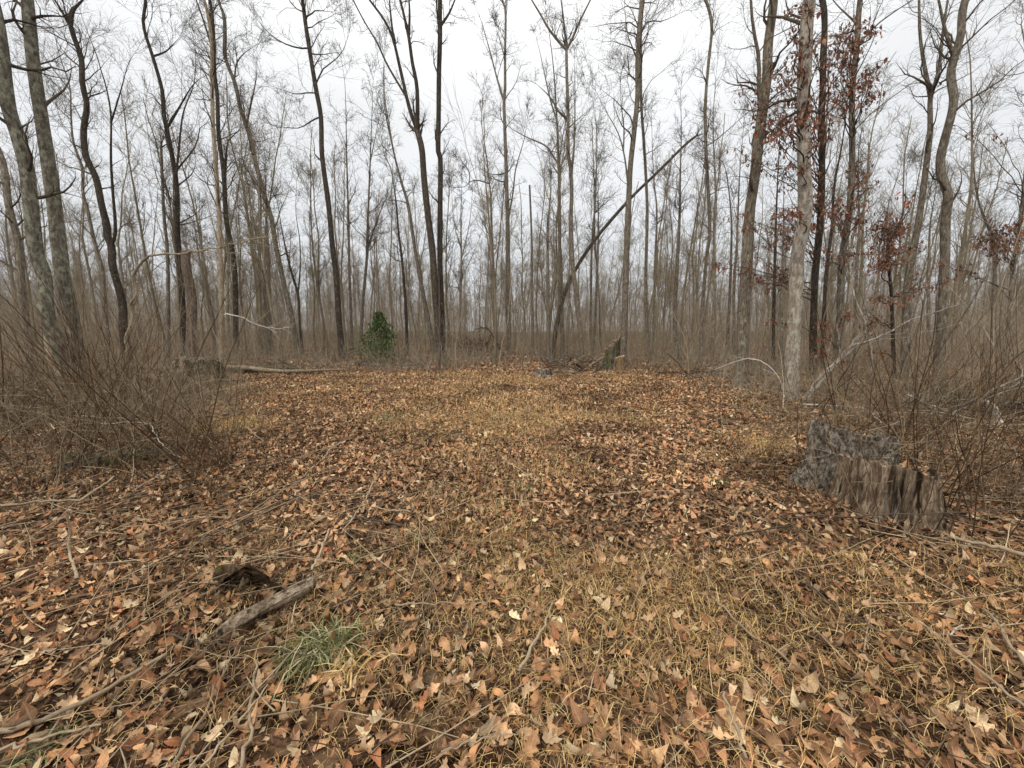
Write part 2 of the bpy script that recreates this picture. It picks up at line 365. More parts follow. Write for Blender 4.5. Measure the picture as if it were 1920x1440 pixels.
lay(far_t, 5.4, 10, 150, .045, .115, .55, .012, .035)
lay(tiny_t, 5.4, 10, 200, .03, .08, .65, .02, .03)
lay(tiny_t, 10, 17, 230, .045, .115, .6, .015, .03)
lay(tiny_t, 17, 40, 26, .10, .20, .55, .02, .03)
lit = obj('leaf_litter', make_mesh('leaf_litter', parts, np.vstack(uvs)), M_LEAF, ground, kind='stuff')
lmesh = [make_mesh('leaf', [(t[0], t[1])], t[2]) for t in near_t]
for me in lmesh: me.materials.append(M_LEAF1)
cnt = 0
while cnt < 290:
    py = 1440 - abs(rng.normal(0, 170)); px = rng.uniform(-10, 1930)
    if py < 980: continue
    q = gnd(px, py); o = bpy.data.objects.new('leaf', lmesh[cnt % len(lmesh)]); COL.objects.link(o); o.parent = ground
    o.location = (q[0], q[1], q[2] + rng.uniform(.035, .06)); s = rng.uniform(.055, .115)
    o.scale = (s * rng.uniform(.85, 1.15), s, s); o.rotation_euler = (rng.normal(0, .45), rng.normal(0, .45), rng.uniform(0, 6.28)); cnt += 1

# ------------------------------------------------------------------ grass
def blades(x, y, lmin, lmax, w, lean, n=4, z0=0.0):
    M = len(x); ln = rng.uniform(lmin, lmax, M); az = rng.uniform(0, 6.28, M); d0 = rng.uniform(.2, 1, M) * lean
    side = np.stack([-np.sin(az), np.cos(az), np.zeros(M)], 1); P = np.stack([x, y, gz(x, y) + z0], 1); pts = []; th = d0 * .85; curl = rng.uniform(.2, 1.0, M) * lean
    for i in range(n):
        ww = w * (1 - i / (n - 1) * .8); pts.append((P - side * ww[:, None] / 2, P + side * ww[:, None] / 2))
        az2 = az + rng.normal(0, .13, M)
        P = P + np.stack([np.cos(az2) * np.sin(th), np.sin(az2) * np.sin(th), np.cos(th)], 1) * (ln / (n - 1))[:, None]; th = th + curl * 1.1
        P[:, 2] = np.maximum(P[:, 2], gz(P[:, 0], P[:, 1]) + .012)
    V = np.stack([np.stack(q, 1) for q in pts], 1).reshape(-1, 3)
    i = (np.arange(M)[:, None] * 2 * n + np.arange(n - 1)[None] * 2).ravel(); return V, np.stack([i, i + 1, i + 3, i + 2], 1)
STRAW = [(0.503, 0.33, 0.134), (0.71, 0.495, 0.216), (0.298, 0.182, 0.0721), (0.8, 0.616, 0.319), (0.458, 0.275, 0.103), (0.206, 0.132, 0.0618), (0.595, 0.396, 0.155)]
M_STRAW = plain('straw_grass', STRAW, rough=.6, sc=30); M_GREEN = plain('green_grass', [(.06, .075, .024), (.12, .14, .045), (.24, .24, .11), (.08, .095, .035), (.48, .43, .25), (.15, .165, .06)], rough=.55, sc=30)
parts = []
def grassy(x, y):                  # how much straw grows here
    g = v2(x, y, .55, 11) * .6 + v2(x, y, 1.7, 12) * .4
    band = np.exp(-((x + .8) / 3.6) ** 2) * np.clip((y - 3.6) / 1.5, 0, 1) * np.clip((12.5 - y) / 3, 0, 1)
    nearr = np.clip((x + .35) / .8, 0, 1) * np.clip((3.4 - y) / .8, 0, 1)
    left = np.clip((x + .9) / .8, .12, 1) * np.clip((y - 2.6) / .8, 0, 1) + np.clip((x + .4) / .6, .15, 1) * np.clip((3.4 - y) / .8, 0, 1)
    strip = np.exp(-((x - .15 + .05 * y) / (1.1 + .30 * y)) ** 2)
    return ((np.clip((g - .46) * 4, 0, 1) * .5 + band * np.clip((g - .38) * 4.5, 0, 1)) * np.clip(left, .1, 1) + nearr * np.clip((g - .40) * 4.5, .12, 1) * .95 + strip * np.clip((g - .34) * 4, .08, 1) * .55).clip(0, 1)
def keep(x, y, f): q = rng.uniform(0, 1, len(x)) < f; return x[q], y[q]
x, y = wedge(.9, 3.0, 2900); x, y = keep(x, y, grassy(x, y) * clearing(x, y)); parts.append(blades(x, y, .05, .20, rng.uniform(.0016, .0032, len(x)), 1.35, 5, .02))
x, y = wedge(3.0, 7.5, 1500); x, y = keep(x, y, grassy(x, y) * clearing(x, y)); parts.append(blades(x, y, .07, .22, rng.uniform(.003, .006, len(x)), 1.6, 4, .015))
x, y = wedge(7.5, 15, 420); x, y = keep(x, y, (.12 + grassy(x, y)) * clearing(x, y)); parts.append(blades(x, y, .10, .24, rng.uniform(.006, .011, len(x)), 1.9, 3, .01))
x, y = wedge(.9, 2.6, 520); x, y = keep(x, y, np.clip((x - .1) / .9, 0, 1) * np.clip(v2(x, y, 1.3, 41) * 3 - .9, 0, 1)); parts.append(blades(x, y, .14, .38, rng.uniform(.002, .0038, len(x)), 1.5, 5, .04))
obj('dry_grass', make_mesh('dry_grass', parts), M_STRAW, label='dry straw coloured grass growing through the fallen leaves', cat='grass', kind='stuff')
# sparse green blades in the clearing
x, y = wedge(.7, 6.5, 300); g = v2(x, y, 1.1, 21); x, y = keep(x, y, np.clip((g - .62) * 5, 0, 1) * clearing(x, y) * .8)
obj('green_grass', make_mesh('green_grass', [blades(x, y, .04, .13, rng.uniform(.002, .005, len(x)), 1.0, 4, .02)]), M_GREEN, label='short green grass blades scattered among the leaves', cat='grass', kind='stuff')
def tuft(px, py, r, k, ln, label, mt=None):
    q = gnd(px, py); rr = np.clip(rng.normal(0, r * .5, k), -r * .8, r * .8); an = rng.uniform(0, 6.28, k)
    Vb, Fb = blades(q[0] + rr * np.cos(an), q[1] + rr * np.sin(an), ln * .5, ln, rng.uniform(.003, .0085, k), 1.45, 7, .015)
    wide = r >= .35; obj('grass_patch' if wide else 'grass_tuft', make_mesh('grass_tuft', [(Vb - q, Fb)]), mt or M_GREEN, label=label, cat='grass patch' if wide else 'grass tuft', loc=q, kind='stuff' if wide else None)
tuft(610, 1235, .20, 300, .48, 'large green grass tuft beside the split weathered board')
tuft(655, 1275, .12, 70, .46, 'pale drooping grass tuft in front of the large green tuft', M_STRAW)
tuft(985, 920, .10, 170, .16, 'small bright green tuft alone in the middle of the clearing')
tuft(938, 950, .07, 90, .13, 'small dark green tuft near the middle bright tuft')
tuft(60, 1425, .12, 200, .16, 'dark green tuft low at the corner below the long tan stick')
tuft(782, 1015, .08, 110, .13, 'dark green tuft beside crossed thin sticks in the clearing')
tuft(660, 1052, .10, 130, .14, 'dark green tuft right behind the rotten wood hollow')
tuft(1345, 905, .11, 130, .17, 'straw and green tuft near the grey stump')
tuft(730, 785, .5, 500, .20, 'wide yellow green grass patch at the back of the clearing')
tuft(440, 800, .75, 900, .5, 'tall straw grass clump at the edge of the bramble thicket', M_STRAW)
tuft(1440, 840, .35, 260, .45, 'tall orange straw clump before the leaning white sapling', M_STRAW)
# long dead stalks lying about
def stalks(x, y, lmin, lmax, r, yaw, sd, lift):
    M = len(x); ln = rng.uniform(lmin, lmax, M); a = rng.normal(yaw, sd, M); d = np.stack([np.sin(a), np.cos(a), rng.normal(.02, .06, M)], 1)
    P = grow(np.stack([x, y, gz(x, y) + lift], 1), d, ln, 5, .05, -.003); P[..., 2] = np.maximum(P[..., 2], gz(P[..., 0], P[..., 1]) + .02)
    return tube(P, taper(r, r * .5, 6), 4)
parts = []
x, y = wedge(.8, 3.6, 150); x, y = keep(x, y, np.where(x < -.4, .23, np.where(x > .9, .22, .08))); parts.append(stalks(x, y, .2, .95, rng.uniform(.0015, .0045, len(x)), .3, .85, .06))
x, y = wedge(3.6, 8, 22); x, y = keep(x, y, .5); parts.append(stalks(x, y, .2, .8, rng.uniform(.003, .006, len(x)), .3, .9, .03))
x = rng.normal(-1.75, .55, 60); y = rng.normal(2.6, .6, 60); parts.append(stalks(x, y, .25, .9, rng.uniform(.0018, .004, 60), .7, .4, .04))
obj('dead_stalks', make_mesh('dead_stalks', parts), M_STICK, label='thin dead stalks lying flat over the fallen leaves', cat='dead stalks', kind='stuff')
# ------------------------------------------------------------------ trees traced one by one
def make_tree(label, mt, Y, wb, wt, pts, limbs=(), name='bare_tree', cat='tree', group=None, ext=0.0, k=26, hmin=5.0, tw=1.0, crown_on=True, leaves=None, lmul=1.0, basel=None, side=None, flare=.5, stub=False):
    """pts: pixels of the stem from top to foot; wb, wt: width in pixels at foot and top"""
    pts = pts[::-1]; stub = stub or (not ext and any(abs(l_[0][0][0] - pts[-1][0]) < 12 and abs(l_[0][0][1] - pts[-1][1]) < 12 for l_ in limbs))
    P = [at(px, py, Y) for px, py in pts]
    f = P[0]; z0 = float(gz(f[0], f[1]))
    if f[2] > z0 + .05: P.insert(0, np.array([f[0] + (f[0] - P[1][0]) / max(P[1][2] - f[2], .3) * min(f[2] - z0, 1.0) * .6, f[1], z0 - .12]))
    else: P[0] = np.array([f[0], f[1], z0 - .12])
    base = P[0].copy(); P = np.array(P); P[1:-1, 1] += rng.normal(0, .06, len(P) - 2) * min(1, Y / 14)
    if ext:
        d = unit(P[-1] - P[-2]); d = unit(d + np.array([0, 0, .4]))
        for i in range(1, 4): P = np.vstack([P, P[-1] + d * ext / 3 + rng.normal(0, .06 * ext, 3) * np.array([1, 1, .1])])
    sec = math.sqrt(1 + ((pts[len(pts) // 2][0] - 960) / FPX) ** 2); q_ = (.92 if Y < 12 else .8) if name != 'leaning_dead_trunk' else 1; sec /= q_; wb, wt = wb / sec, wt / sec
    rb, rt = wb * Y / FPX / 2, wt * Y / FPX / 2
    n = int(np.clip(np.linalg.norm(P[-1] - P[0]) * (7 if Y < 15 else 3.2), 14, 110)); Q = resample(P, n)
    h = Q[:, 2] - base[2]; Hvis = max(P[len(pts) - (0 if len(pts) < len(P) else 1)][2] - base[2] if ext else h[-1], .5); Hvis = min(Hvis, h.max())
    R = np.interp(h, [0, Hvis], [rb, rt]);
    if ext: R = np.where(h > Hvis, np.interp(h, [Hvis, h.max()], [rt, .015]), R)
    elif not stub: R = np.where(h > .5 * h.max(), np.interp(h, [.5 * h.max(), h.max()], [1, .12]) ** .8 * R, R)
    R = R * (1 + .7 * flare * np.exp(-h / .18) + .12 * flare * np.exp(-h / .6))
    s = 20 if Y < 10 else (12 if Y < 16 else 8)
    root = empty(name, base, label, cat, group)
    kn = (v2(h * 1.1, h * 0, 1.0, int(Y * 37 + pts[0][0]) % 97) - .5) * .08
    obj('trunk', make_mesh('trunk', [(tube(Q, R * (1 + kn), s, .07 if Y < 16 else .05, pts[0][0], 5 if Y < 16 else 3)[0] - base, tube(Q, R, s)[1])]), mt, root)
    rmin = max(.0025, .00023 * Y) * tw
    stems = [(Q, R)]
    for lp, lw in limbs:
        lw = lw / sec
        best = min(((np.linalg.norm(project(S_) - np.array(lp[0]), axis=1), S_) for S_, _ in stems), key=lambda t_: t_[0].min()); s0_ = best[1][int(best[0].argmin())]
        A = np.array([at(a, b, s0_[1]) for a, b in lp]); A[0] = s0_; dd = np.r_[0, np.cumsum(np.linalg.norm(np.diff(A, axis=0), axis=1))]
        dy = np.sign(rng.normal()) * rng.uniform(.05, .2) * dd; A = np.array([at(*project(p_), p_[1] + y_) if k_ else p_ for k_, (p_, y_) in enumerate(zip(A, dy))])
        m = max(8, int(dd[-1] * 3)); A = resample(A, m); RL = np.linspace(lw * Y / FPX / 2, (max(lw * Y / FPX / 2 * .5, rmin * 1.5) if lp[-1][1] <= 4 else rmin * 1.2), m)
        if lp[-1][1] <= 4:
            A = np.vstack([A, A[-1] + unit(A[-1] - A[-3]) * np.array([[1.2], [2.4], [3.6]]) + rng.normal(0, .15, (3, 3))]); RL = np.r_[RL, RL[-1] * np.array([.75, .5, .2])]
        obj('limb', make_mesh('limb', [(tube(A, RL, 7, .06, lw, 5)[0] - base, tube(A, RL, 7)[1])]), mt, root); stems.append((A, RL))
    if crown_on:
        o = []
        for j, (A, RL) in enumerate(stems):
            hh = A[:, 2]; lo = hmin if j == 0 else 0
            ok = hh > lo
            if ok.sum() < 3: continue
            A2, R2 = A[ok], RL[ok]; L_ = np.linalg.norm(A2[-1] - A2[0]); kk = k if j == 0 else max(5, int(k * .35))
            S, D, r, t = pick(A2[None], R2[None], kk, .0, .985)
            dirs = fork_dirs(D, .95, .22); dirs[:, 2] += .25
            ln = rng.uniform(.45, 1.25, len(S)) * lmul * np.clip(.075 * (h.max()) + .6, 1.0, 3.0) * (1.1 - .45 * t)
            sg = ((6, 3, 3), (5, 3, 3)) if Y < 13 else ((5, 3, 2), (4, 3, 3))
            o += crown(S, dirs, ln, np.clip(r * .38, rmin * 1.5, .05), rmin, 6, 4, .10, *sg, .26)
            tp = np.repeat(A[-1:], 3, 0); td = fork_dirs(np.repeat(unit(A[-1:] - A[-2:-1]), 3, 0), .35, .15); o += crown(tp, td, rng.uniform(.7, 1.5, 3) * lmul, np.full(3, max(RL[-1] * .8, rmin)), rmin, 6, 6, .10, *sg)
        if o: obj('crown', make_mesh('crown', [(v_ - base, f_) for v_, f_ in o]), M_TWIG, root)
    return root, Q, R
G = 'bare trees round the clearing'
B = M_BARK; D_ = M_DARK
def T(label, mt, Y, wb, wt, pts, limbs=(), **kw):
    kw.setdefault('ext', 5.0 if pts[0][1] <= 4 else 0.0); kw.setdefault('group', G)
    return make_tree(label, mt, Y, wb, wt, pts, limbs, **kw)
T('stout lichen covered trunk at the left edge, leaning and kinked, behind the splintered stump', M_LICH, 9.0, 38, 26, [(-22, -30), (3, 77), (22, 200), (42, 267), (52, 333), (67, 467), (80, 520), (100, 600), (120, 690), (124, 745)], [([(50, 240), (58, 228), (64, 215)], 7)], k=16, hmin=3.2)
T('straight stout lichen covered trunk beside the kinked one at the left', M_LICH, 9.6, 40, 23, [(48, -30), (51, 0), (72, 133), (85, 267), (103, 400), (122, 517), (133, 600), (146, 700), (148, 742)], k=14, hmin=6)
T('dark slanting trunk cut off by the left edge of the photo', B, 13, 24, 15, [(-40, 200), (0, 300), (20, 383), (37, 467), (46, 543), (52, 640), (56, 700)], k=18, hmin=3, ext=5)
T('dark wavy trunk with a low fork and a second fork high up', D_, 16, 24, 12, [(133, 50), (137, 75), (150, 107), (160, 160), (165, 200), (158, 245), (163, 293), (177, 333), (190, 383), (196, 420), (200, 440), (208, 465), (217, 500), (227, 567), (234, 617), (241, 675)],
  [([(133, 52), (120, 28), (103, 0)], 9), ([(134, 52), (138, 20), (155, 0)], 10), ([(208, 466), (216, 440), (215, 400), (212, 367), (208, 300), (208, 217), (200, 167), (188, 127), (180, 100), (160, 50), (150, 20)], 10), ([(208, 222), (222, 185), (232, 150), (240, 120), (252, 100)], 5), ([(153, 125), (162, 95), (164, 80)], 4)], k=16, hmin=6)
T('slim curved stem between the stout pair and the wavy trunk', B, 19, 13, 5, [(90, 30), (100, 60), (115, 110), (125, 160), (133, 207), (142, 267), (152, 317), (157, 360), (168, 400), (175, 440), (182, 467), (192, 510), (197, 560), (205, 655)], [([(126, 165), (100, 130), (75, 95)], 5), ([(138, 230), (112, 205), (86, 170)], 4)], k=22, hmin=5)
T('many forked dark tree with a heavy bent branch to its right', D_, 18, 17, 7, [(273, 0), (272, 50), (287, 110), (302, 167), (313, 217), (322, 267), (328, 317), (332, 367), (333, 433), (336, 483), (345, 567), (348, 668)],
  [([(320, 247), (333, 207), (350, 177), (367, 153), (390, 140)], 7), ([(333, 333), (340, 233), (347, 200), (363, 160), (367, 117), (365, 83)], 7), ([(337, 323), (367, 273), (375, 240), (388, 230), (397, 213)], 5), ([(289, 107), (310, 97), (323, 85), (337, 70)], 6), ([(335, 350), (358, 328), (366, 310), (366, 293)], 5)], k=16, hmin=5)
T('thick broken snag with split reddish bark', M_RED, 16.5, 30, 22, [(349, 472), (352, 500), (357, 560), (361, 610), (365, 672)], name='dead_snag', cat='dead tree', group=None, crown_on=False, stub=True)
T('dark upright tree whose stem crosses the pale thin trunk', D_, 20, 15, 7, [(393, 0), (403, 67), (403, 127), (408, 183), (410, 250), (415, 300), (421, 340), (427, 417), (435, 470), (442, 533), (443, 655)],
  [([(404, 130), (400, 100), (383, 43), (368, 0)], 6), ([(421, 335), (423, 300), (427, 265), (445, 248), (460, 228)], 7), ([(399, 20), (405, 14)], 5)], k=20, hmin=6)
T('pale tan slender trunk standing just behind the mossy cut stump', M_TAN, 14.5, 13, 8, [(395, 60), (397, 150), (403, 233), (407, 300), (408, 400), (413, 483), (417, 567), (415, 633), (416, 693)], k=18, hmin=5, ext=3)
T('long trunk leaning toward the upper left beside the pale slender one', B, 20, 15, 8, [(420, 30), (422, 67), (424, 110), (443, 160), (453, 207), (467, 253), (480, 307), (493, 360), (507, 410), (518, 467), (533, 533), (547, 600), (556, 663)],
  [([(460, 232), (470, 197), (480, 150), (482, 110)], 6), ([(505, 410), (492, 385), (478, 345), (463, 315), (460, 298), (468, 295)], 6), ([(436, 150), (444, 118), (460, 98), (480, 85)], 5)], k=20, hmin=5, ext=2)
T('tall straight dark trunk leaning left with a clean lower stem', D_, 20, 16, 9, [(567, 0), (573, 50), (583, 110), (593, 167), (600, 217), (603, 283), (610, 333), (617, 383), (623, 455), (630, 517), (635, 590), (642, 660)],
  [([(573, 28), (583, 27), (592, 20), (620, 22)], 4), ([(575, 92), (560, 90), (530, 80), (500, 58), (470, 20)], 4), ([(595, 155), (600, 140), (605, 130), (640, 100), (655, 60)], 4), ([(589, 178), (575, 174), (553, 176), (520, 165)], 3.5), ([(595, 225), (585, 226), (560, 240), (520, 237)], 4)], k=14, hmin=9)
T('slim stem curving out of the brush near the leaning tree', D_, 24, 8, 5, [(520, 380), (530, 443), (543, 500), (558, 550), (563, 590), (566, 655)], [([(559, 552), (563, 500), (562, 450), (555, 400), (556, 340)], 4)], k=14, hmin=4)
T('broken topped pole trunk left of the many forked tree', B, 19, 10, 7, [(302, 277), (307, 400), (312, 470), (315, 560), (318, 662)], name='dead_snag', cat='dead tree', group=None, k=8, hmin=6, stub=True)
T('thin upright tree near the green cedar, on its left', B, 24, 8, 3, [(640, 110), (647, 167), (650, 300), (653, 400), (655, 500), (658, 567), (662, 660)], k=24, hmin=6)
T('thin tree directly behind the green cedar', B, 25, 9, 3, [(700, 150), (697, 200), (693, 333), (689, 430), (687, 483), (680, 567), (676, 655)], [([(690, 470), (698, 440), (712, 400), (725, 370), (742, 345)], 5), ([(693, 300), (705, 250), (712, 220)], 3)], k=24, hmin=6)
T('thin stem forked like a wishbone left of the big fork', B, 22, 11, 4, [(720, 110), (722, 183), (730, 233), (738, 283), (752, 340), (765, 383), (777, 460), (790, 533), (803, 600), (815, 668)], [([(737, 275), (727, 235), (720, 190), (719, 140), (722, 80)], 3.5)], k=12, hmin=8)
T('slender tilted stem between the cedar and the big fork', D_, 24, 8, 4, [(716, 260), (720, 290), (733, 317), (742, 377), (748, 440), (753, 483), (760, 567), (763, 655)], k=20, hmin=5)
T('big dark tree that splits into a wide fan of limbs', D_, 20, 18, 13, [(783, 247), (792, 283), (795, 333), (802, 400), (810, 467), (817, 550), (822, 620), (825, 690)],
  [([(783, 250), (767, 200), (750, 127), (737, 73), (720, 37), (693, 0)], 9), ([(740, 78), (735, 50), (730, 0)], 6), ([(757, 177), (727, 123), (707, 80), (683, 40), (662, 0)], 5), ([(785, 245), (782, 167), (773, 117), (767, 73), (757, 27), (750, 0)], 10), ([(770, 72), (768, 30), (767, 0)], 6)], k=3, hmin=10)
T('straight dark trunk right beside the fan of limbs', D_, 20.5, 14, 9, [(825, 0), (825, 67), (823, 133), (822, 217), (822, 283), (826, 300), (825, 400), (825, 483), (828, 567), (831, 688)], [([(833, 45), (842, 25), (853, 0)], 6), ([(822, 66), (820, 30), (818, 0)], 5)], k=18, hmin=5, lmul=.6)
T('reddish thin sapling standing close against the dark straight trunk', M_RED, 15.5, 5, 3, [(822, 480), (824, 560), (824, 640), (824, 690)], name='sapling', cat='sapling', group=None, k=6, hmin=1.5, lmul=.4)
T('slender tree with a long bare elbowed branch over the gap', B, 25, 7, 4, [(905, 180), (903, 230), (907, 260), (913, 300), (917, 340), (920, 370), (923, 467), (925, 500), (927, 583), (929, 650)], [([(914, 342), (897, 338), (883, 340), (872, 350), (855, 352)], 3.5), ([(883, 340), (879, 320), (860, 295)], 2.5)], k=22, hmin=7, lmul=.8)
T('tall narrow tree with a tight upright crown at the middle', B, 25, 13, 4, [(942, 0), (948, 33), (947, 100), (947, 167), (945, 193), (948, 283), (950, 350), (952, 433), (952, 500), (953, 593), (955, 655)],
  [([(945, 187), (930, 140), (917, 90), (900, 33), (890, 10)], 5), ([(955, 420), (962, 360), (967, 317), (983, 260), (990, 215)], 5), ([(947, 110), (937, 75), (930, 50)], 3)], k=24, hmin=8, lmul=.75)
T('short bare pole with a snapped flat top', B, 24, 7, 4, [(993, 347), (996, 420), (997, 467), (997, 520), (999, 655)], name='dead_snag', cat='dead tree', group=None, crown_on=False, stub=True)
T('tree with a low left arm right of the snapped pole', B, 24, 10, 4, [(1022, 15), (1028, 50), (1038, 133), (1045, 250), (1048, 317), (1049, 400), (1050, 517), (1054, 655)], [([(1048, 310), (1035, 290), (1023, 273), (987, 257), (957, 240), (940, 225)], 4.5), ([(1044, 230), (1030, 180), (1015, 110), (1003, 60)], 4), ([(1049, 315), (1062, 290), (1075, 262)], 4)], k=16, hmin=8, lmul=.8)
T('tree whose top divides like a trident above a snapped arm', B, 22, 12, 6, [(1062, 93), (1063, 150), (1065, 217), (1065, 283), (1070, 317), (1072, 367), (1071, 400), (1073, 483), (1080, 550), (1087, 617), (1091, 662)],
  [([(1062, 95), (1047, 77), (1028, 53), (1017, 33), (997, 0)], 6), ([(1063, 88), (1073, 73), (1087, 40), (1107, 0)], 6), ([(1062, 85), (1057, 40), (1052, 0)], 5), ([(1075, 333), (1077, 260), (1078, 167), (1077, 110)], 6), ([(1062, 217), (1048, 210), (1037, 190), (1023, 173), (1005, 157)], 6)], k=10, hmin=10, lmul=.8)
T('knotty thin trunk between the low armed tree and the snapped pole', B, 21, 10, 5, [(1030, 300), (1033, 350), (1028, 417), (1027, 470), (1028, 567), (1029, 672)], k=16, hmin=5, lmul=.7)
T('thin twin tree, its left stem, behind the leaning dead trunk', B, 25, 7, 3, [(1110, 183), (1117, 233), (1119, 290), (1116, 380), (1112, 430), (1108, 500), (1107, 655)], k=22, hmin=6)
T('thin twin tree, its right stem, behind the leaning dead trunk', B, 26, 7, 4, [(1122, 310), (1121, 350), (1122, 430), (1120, 500), (1117, 583), (1114, 655)], k=16, hmin=6)
T('dead dark trunk leaning diagonally against the other trees', D_, 24, 9, 4, [(1304, 256), (1280, 276), (1235, 321), (1187, 367), (1143, 416), (1113, 453), (1085, 495), (1062, 542), (1045, 600), (1036, 672)], name='leaning_dead_trunk', cat='dead tree', group=None, k=5, hmin=9, lmul=.35, flare=.2, stub=True)
T('sturdy straight trunk crossed by the leaning dead trunk', B, 18, 17, 9, [(1203, 0), (1197, 50), (1195, 117), (1195, 183), (1188, 250), (1182, 317), (1178, 400), (1175, 483), (1172, 567), (1169, 676)],
  [([(1173, 362), (1172, 300), (1160, 252), (1140, 215), (1117, 170)], 5), ([(1176, 285), (1170, 240), (1165, 200), (1163, 145)], 4), ([(1196, 60), (1215, 40), (1240, 40), (1275, 25)], 4), ([(1194, 150), (1180, 140), (1165, 120)], 3)], k=22, hmin=9)
T('slim straight tree just right of the sturdy crossed trunk', B, 19, 9, 5, [(1207, 0), (1203, 60), (1202, 183), (1207, 267), (1212, 333), (1214, 400), (1213, 500), (1212, 567), (1216, 640), (1219, 692)], k=18, hmin=8)
T('thin mid wood stem right of the slim straight tree', B, 23, 8, 4, [(1222, 240), (1228, 333), (1230, 400), (1228, 517), (1224, 633), (1223, 668)], k=18, hmin=6)
T('upright stem with a fine broom of twigs near the sawn log', B, 18, 12, 4, [(1276, 170), (1278, 250), (1275, 333), (1273, 400), (1270, 500), (1267, 600), (1270, 688)], k=22, hmin=6)
T('wavy upright tree left of the brown leaved trees, reaching the top', B, 18, 10, 6, [(1323, 0), (1335, 50), (1330, 117), (1323, 200), (1323, 283), (1328, 367), (1328, 440), (1325, 483), (1317, 600), (1315, 685)], k=22, hmin=6)
T('straight companion stem touching the wavy upright tree', B, 16.5, 10, 5, [(1342, 150), (1340, 233), (1341, 367), (1340, 450), (1337, 567), (1333, 705)], k=18, hmin=5)
T('thin tree bowed at the top behind the two companion stems', B, 19, 9, 4, [(1290, 265), (1330, 290), (1352, 300), (1363, 322), (1370, 400), (1371, 460), (1368, 567), (1363, 675)], k=16, hmin=4)
T('thin straight tree close by the forked ridged trunk', B, 18, 8, 4, [(1395, 230), (1388, 320), (1380, 467), (1376, 540), (1376, 690)], k=16, hmin=5)
T('ridged trunk forked high into two parallel stems', B, 10.8, 28, 15, [(1450, 0), (1443, 83), (1437, 150), (1423, 250), (1413, 333), (1408, 400), (1402, 483), (1395, 567), (1392, 667), (1388, 733)], [([(1424, 225), (1423, 170), (1423, 110), (1412, 50), (1408, 0)], 10)], k=18, hmin=5)
tP = T('stoutest tree, pale flaking bark, at the right edge of the clearing', M_PALE, 8.8, 32, 23, [(1517, 0), (1513, 100), (1512, 200), (1510, 300), (1507, 400), (1498, 483), (1492, 583), (1487, 667), (1485, 752)], k=14, hmin=5, flare=.35)
tA = T('near black trunk right behind the stoutest pale tree', D_, 13.5, 19, 13, [(1542, 0), (1540, 117), (1542, 217), (1542, 317), (1538, 417), (1530, 533), (1528, 667), (1527, 712)], k=16, hmin=5, name='oak_tree')
tB = T('grey oak with brown leaves hanging on its long right branches', B, 13, 20, 11, [(1613, 0), (1608, 83), (1600, 183), (1597, 300), (1592, 400), (1580, 483), (1573, 567), (1568, 650), (1565, 715)], [([(1602, 245), (1633, 213), (1680, 177), (1730, 143), (1770, 128)], 4), ([(1609, 85), (1640, 50), (1680, 20), (1720, -5)], 5), ([(1598, 45), (1575, 15), (1562, 0)], 5)], k=16, hmin=5, name='oak_tree')
T('thin dark stem between the near black trunk and grey oak', D_, 15, 11, 6, [(1592, 165), (1582, 260), (1568, 350), (1560, 420), (1553, 460), (1545, 550), (1543, 690)], k=14, hmin=4)
T('thin stem hugging the grey oak on its right', B, 15, 8, 4, [(1628, 200), (1617, 255), (1608, 317), (1610, 433), (1606, 520), (1602, 690)], k=14, hmin=4)
T('tall grey trunk dividing into a tuning fork', B, 12, 26, 12, [(1747, 172), (1750, 190), (1743, 250), (1735, 333), (1722, 417), (1707, 517), (1700, 600), (1693, 683), (1690, 722)], [([(1748, 180), (1733, 123), (1725, 67), (1723, 0)], 12), ([(1749, 182), (1760, 133), (1767, 67), (1777, 0)], 11)], k=4, hmin=4)
T('ridged trunk behind the mossy log end, forked near the top', B, 11.5, 26, 15, [(1810, 0), (1800, 67), (1788, 133), (1780, 200), (1773, 300), (1777, 367), (1777, 417), (1773, 517), (1763, 600), (1757, 700), (1755, 728)], [([(1789, 110), (1773, 60), (1760, 0)], 10)], k=18, hmin=4.5)
T('gnarled tree with a zigzag stem far to the right', B, 19, 14, 5, [(1840, 235), (1825, 290), (1830, 350), (1840, 395), (1855, 430), (1862, 473), (1863, 567), (1862, 650)], k=22, hmin=4)
tD = T('crooked dark tree at the right edge carrying reddish leaves', B, 16, 16, 8, [(1935, 200), (1925, 330), (1915, 420), (1907, 460), (1897, 510), (1882, 633), (1878, 690)], k=20, hmin=4, name='oak_tree', ext=3)
tC = T('small dark oak with red brown leaves before the tuning fork tree', D_, 11, 10, 4, [(1700, 330), (1692, 400), (1667, 467), (1670, 530), (1673, 600), (1677, 735)], k=9, hmin=2.4, lmul=.7, name='oak_tree')
T('slanting stem between the tuning fork and ridged trunks', B, 17, 11, 6, [(1760, 330), (1750, 417), (1746, 490), (1743, 560), (1741, 680)], k=16, hmin=5)
T('dark slim trunk between ridged and pale trunks', D_, 15, 9, 5, [(1462, 250), (1455, 400), (1452, 567), (1450, 695)], k=12, hmin=4)
T('slim trunk hidden halfway behind the stoutest pale tree', B, 17, 10, 5, [(1470, 330), (1468, 467), (1466, 560), (1465, 685)], k=12, hmin=4)
T('pair of close straight stems, the left one, behind the brush', B, 23, 11, 6, [(484, 300), (487, 380), (488, 500), (489, 655)], k=16, hmin=6)
T('pair of close straight stems, the right one, behind the brush', B, 23.5, 11, 6, [(497, 310), (501, 400), (503, 500), (505, 655)], k=16, hmin=6)
T('slanting trunk left of the crossing dark and pale stems', B, 21, 9, 5, [(362, 400), (373, 483), (388, 540), (397, 600), (400, 660)], k=14, hmin=5)
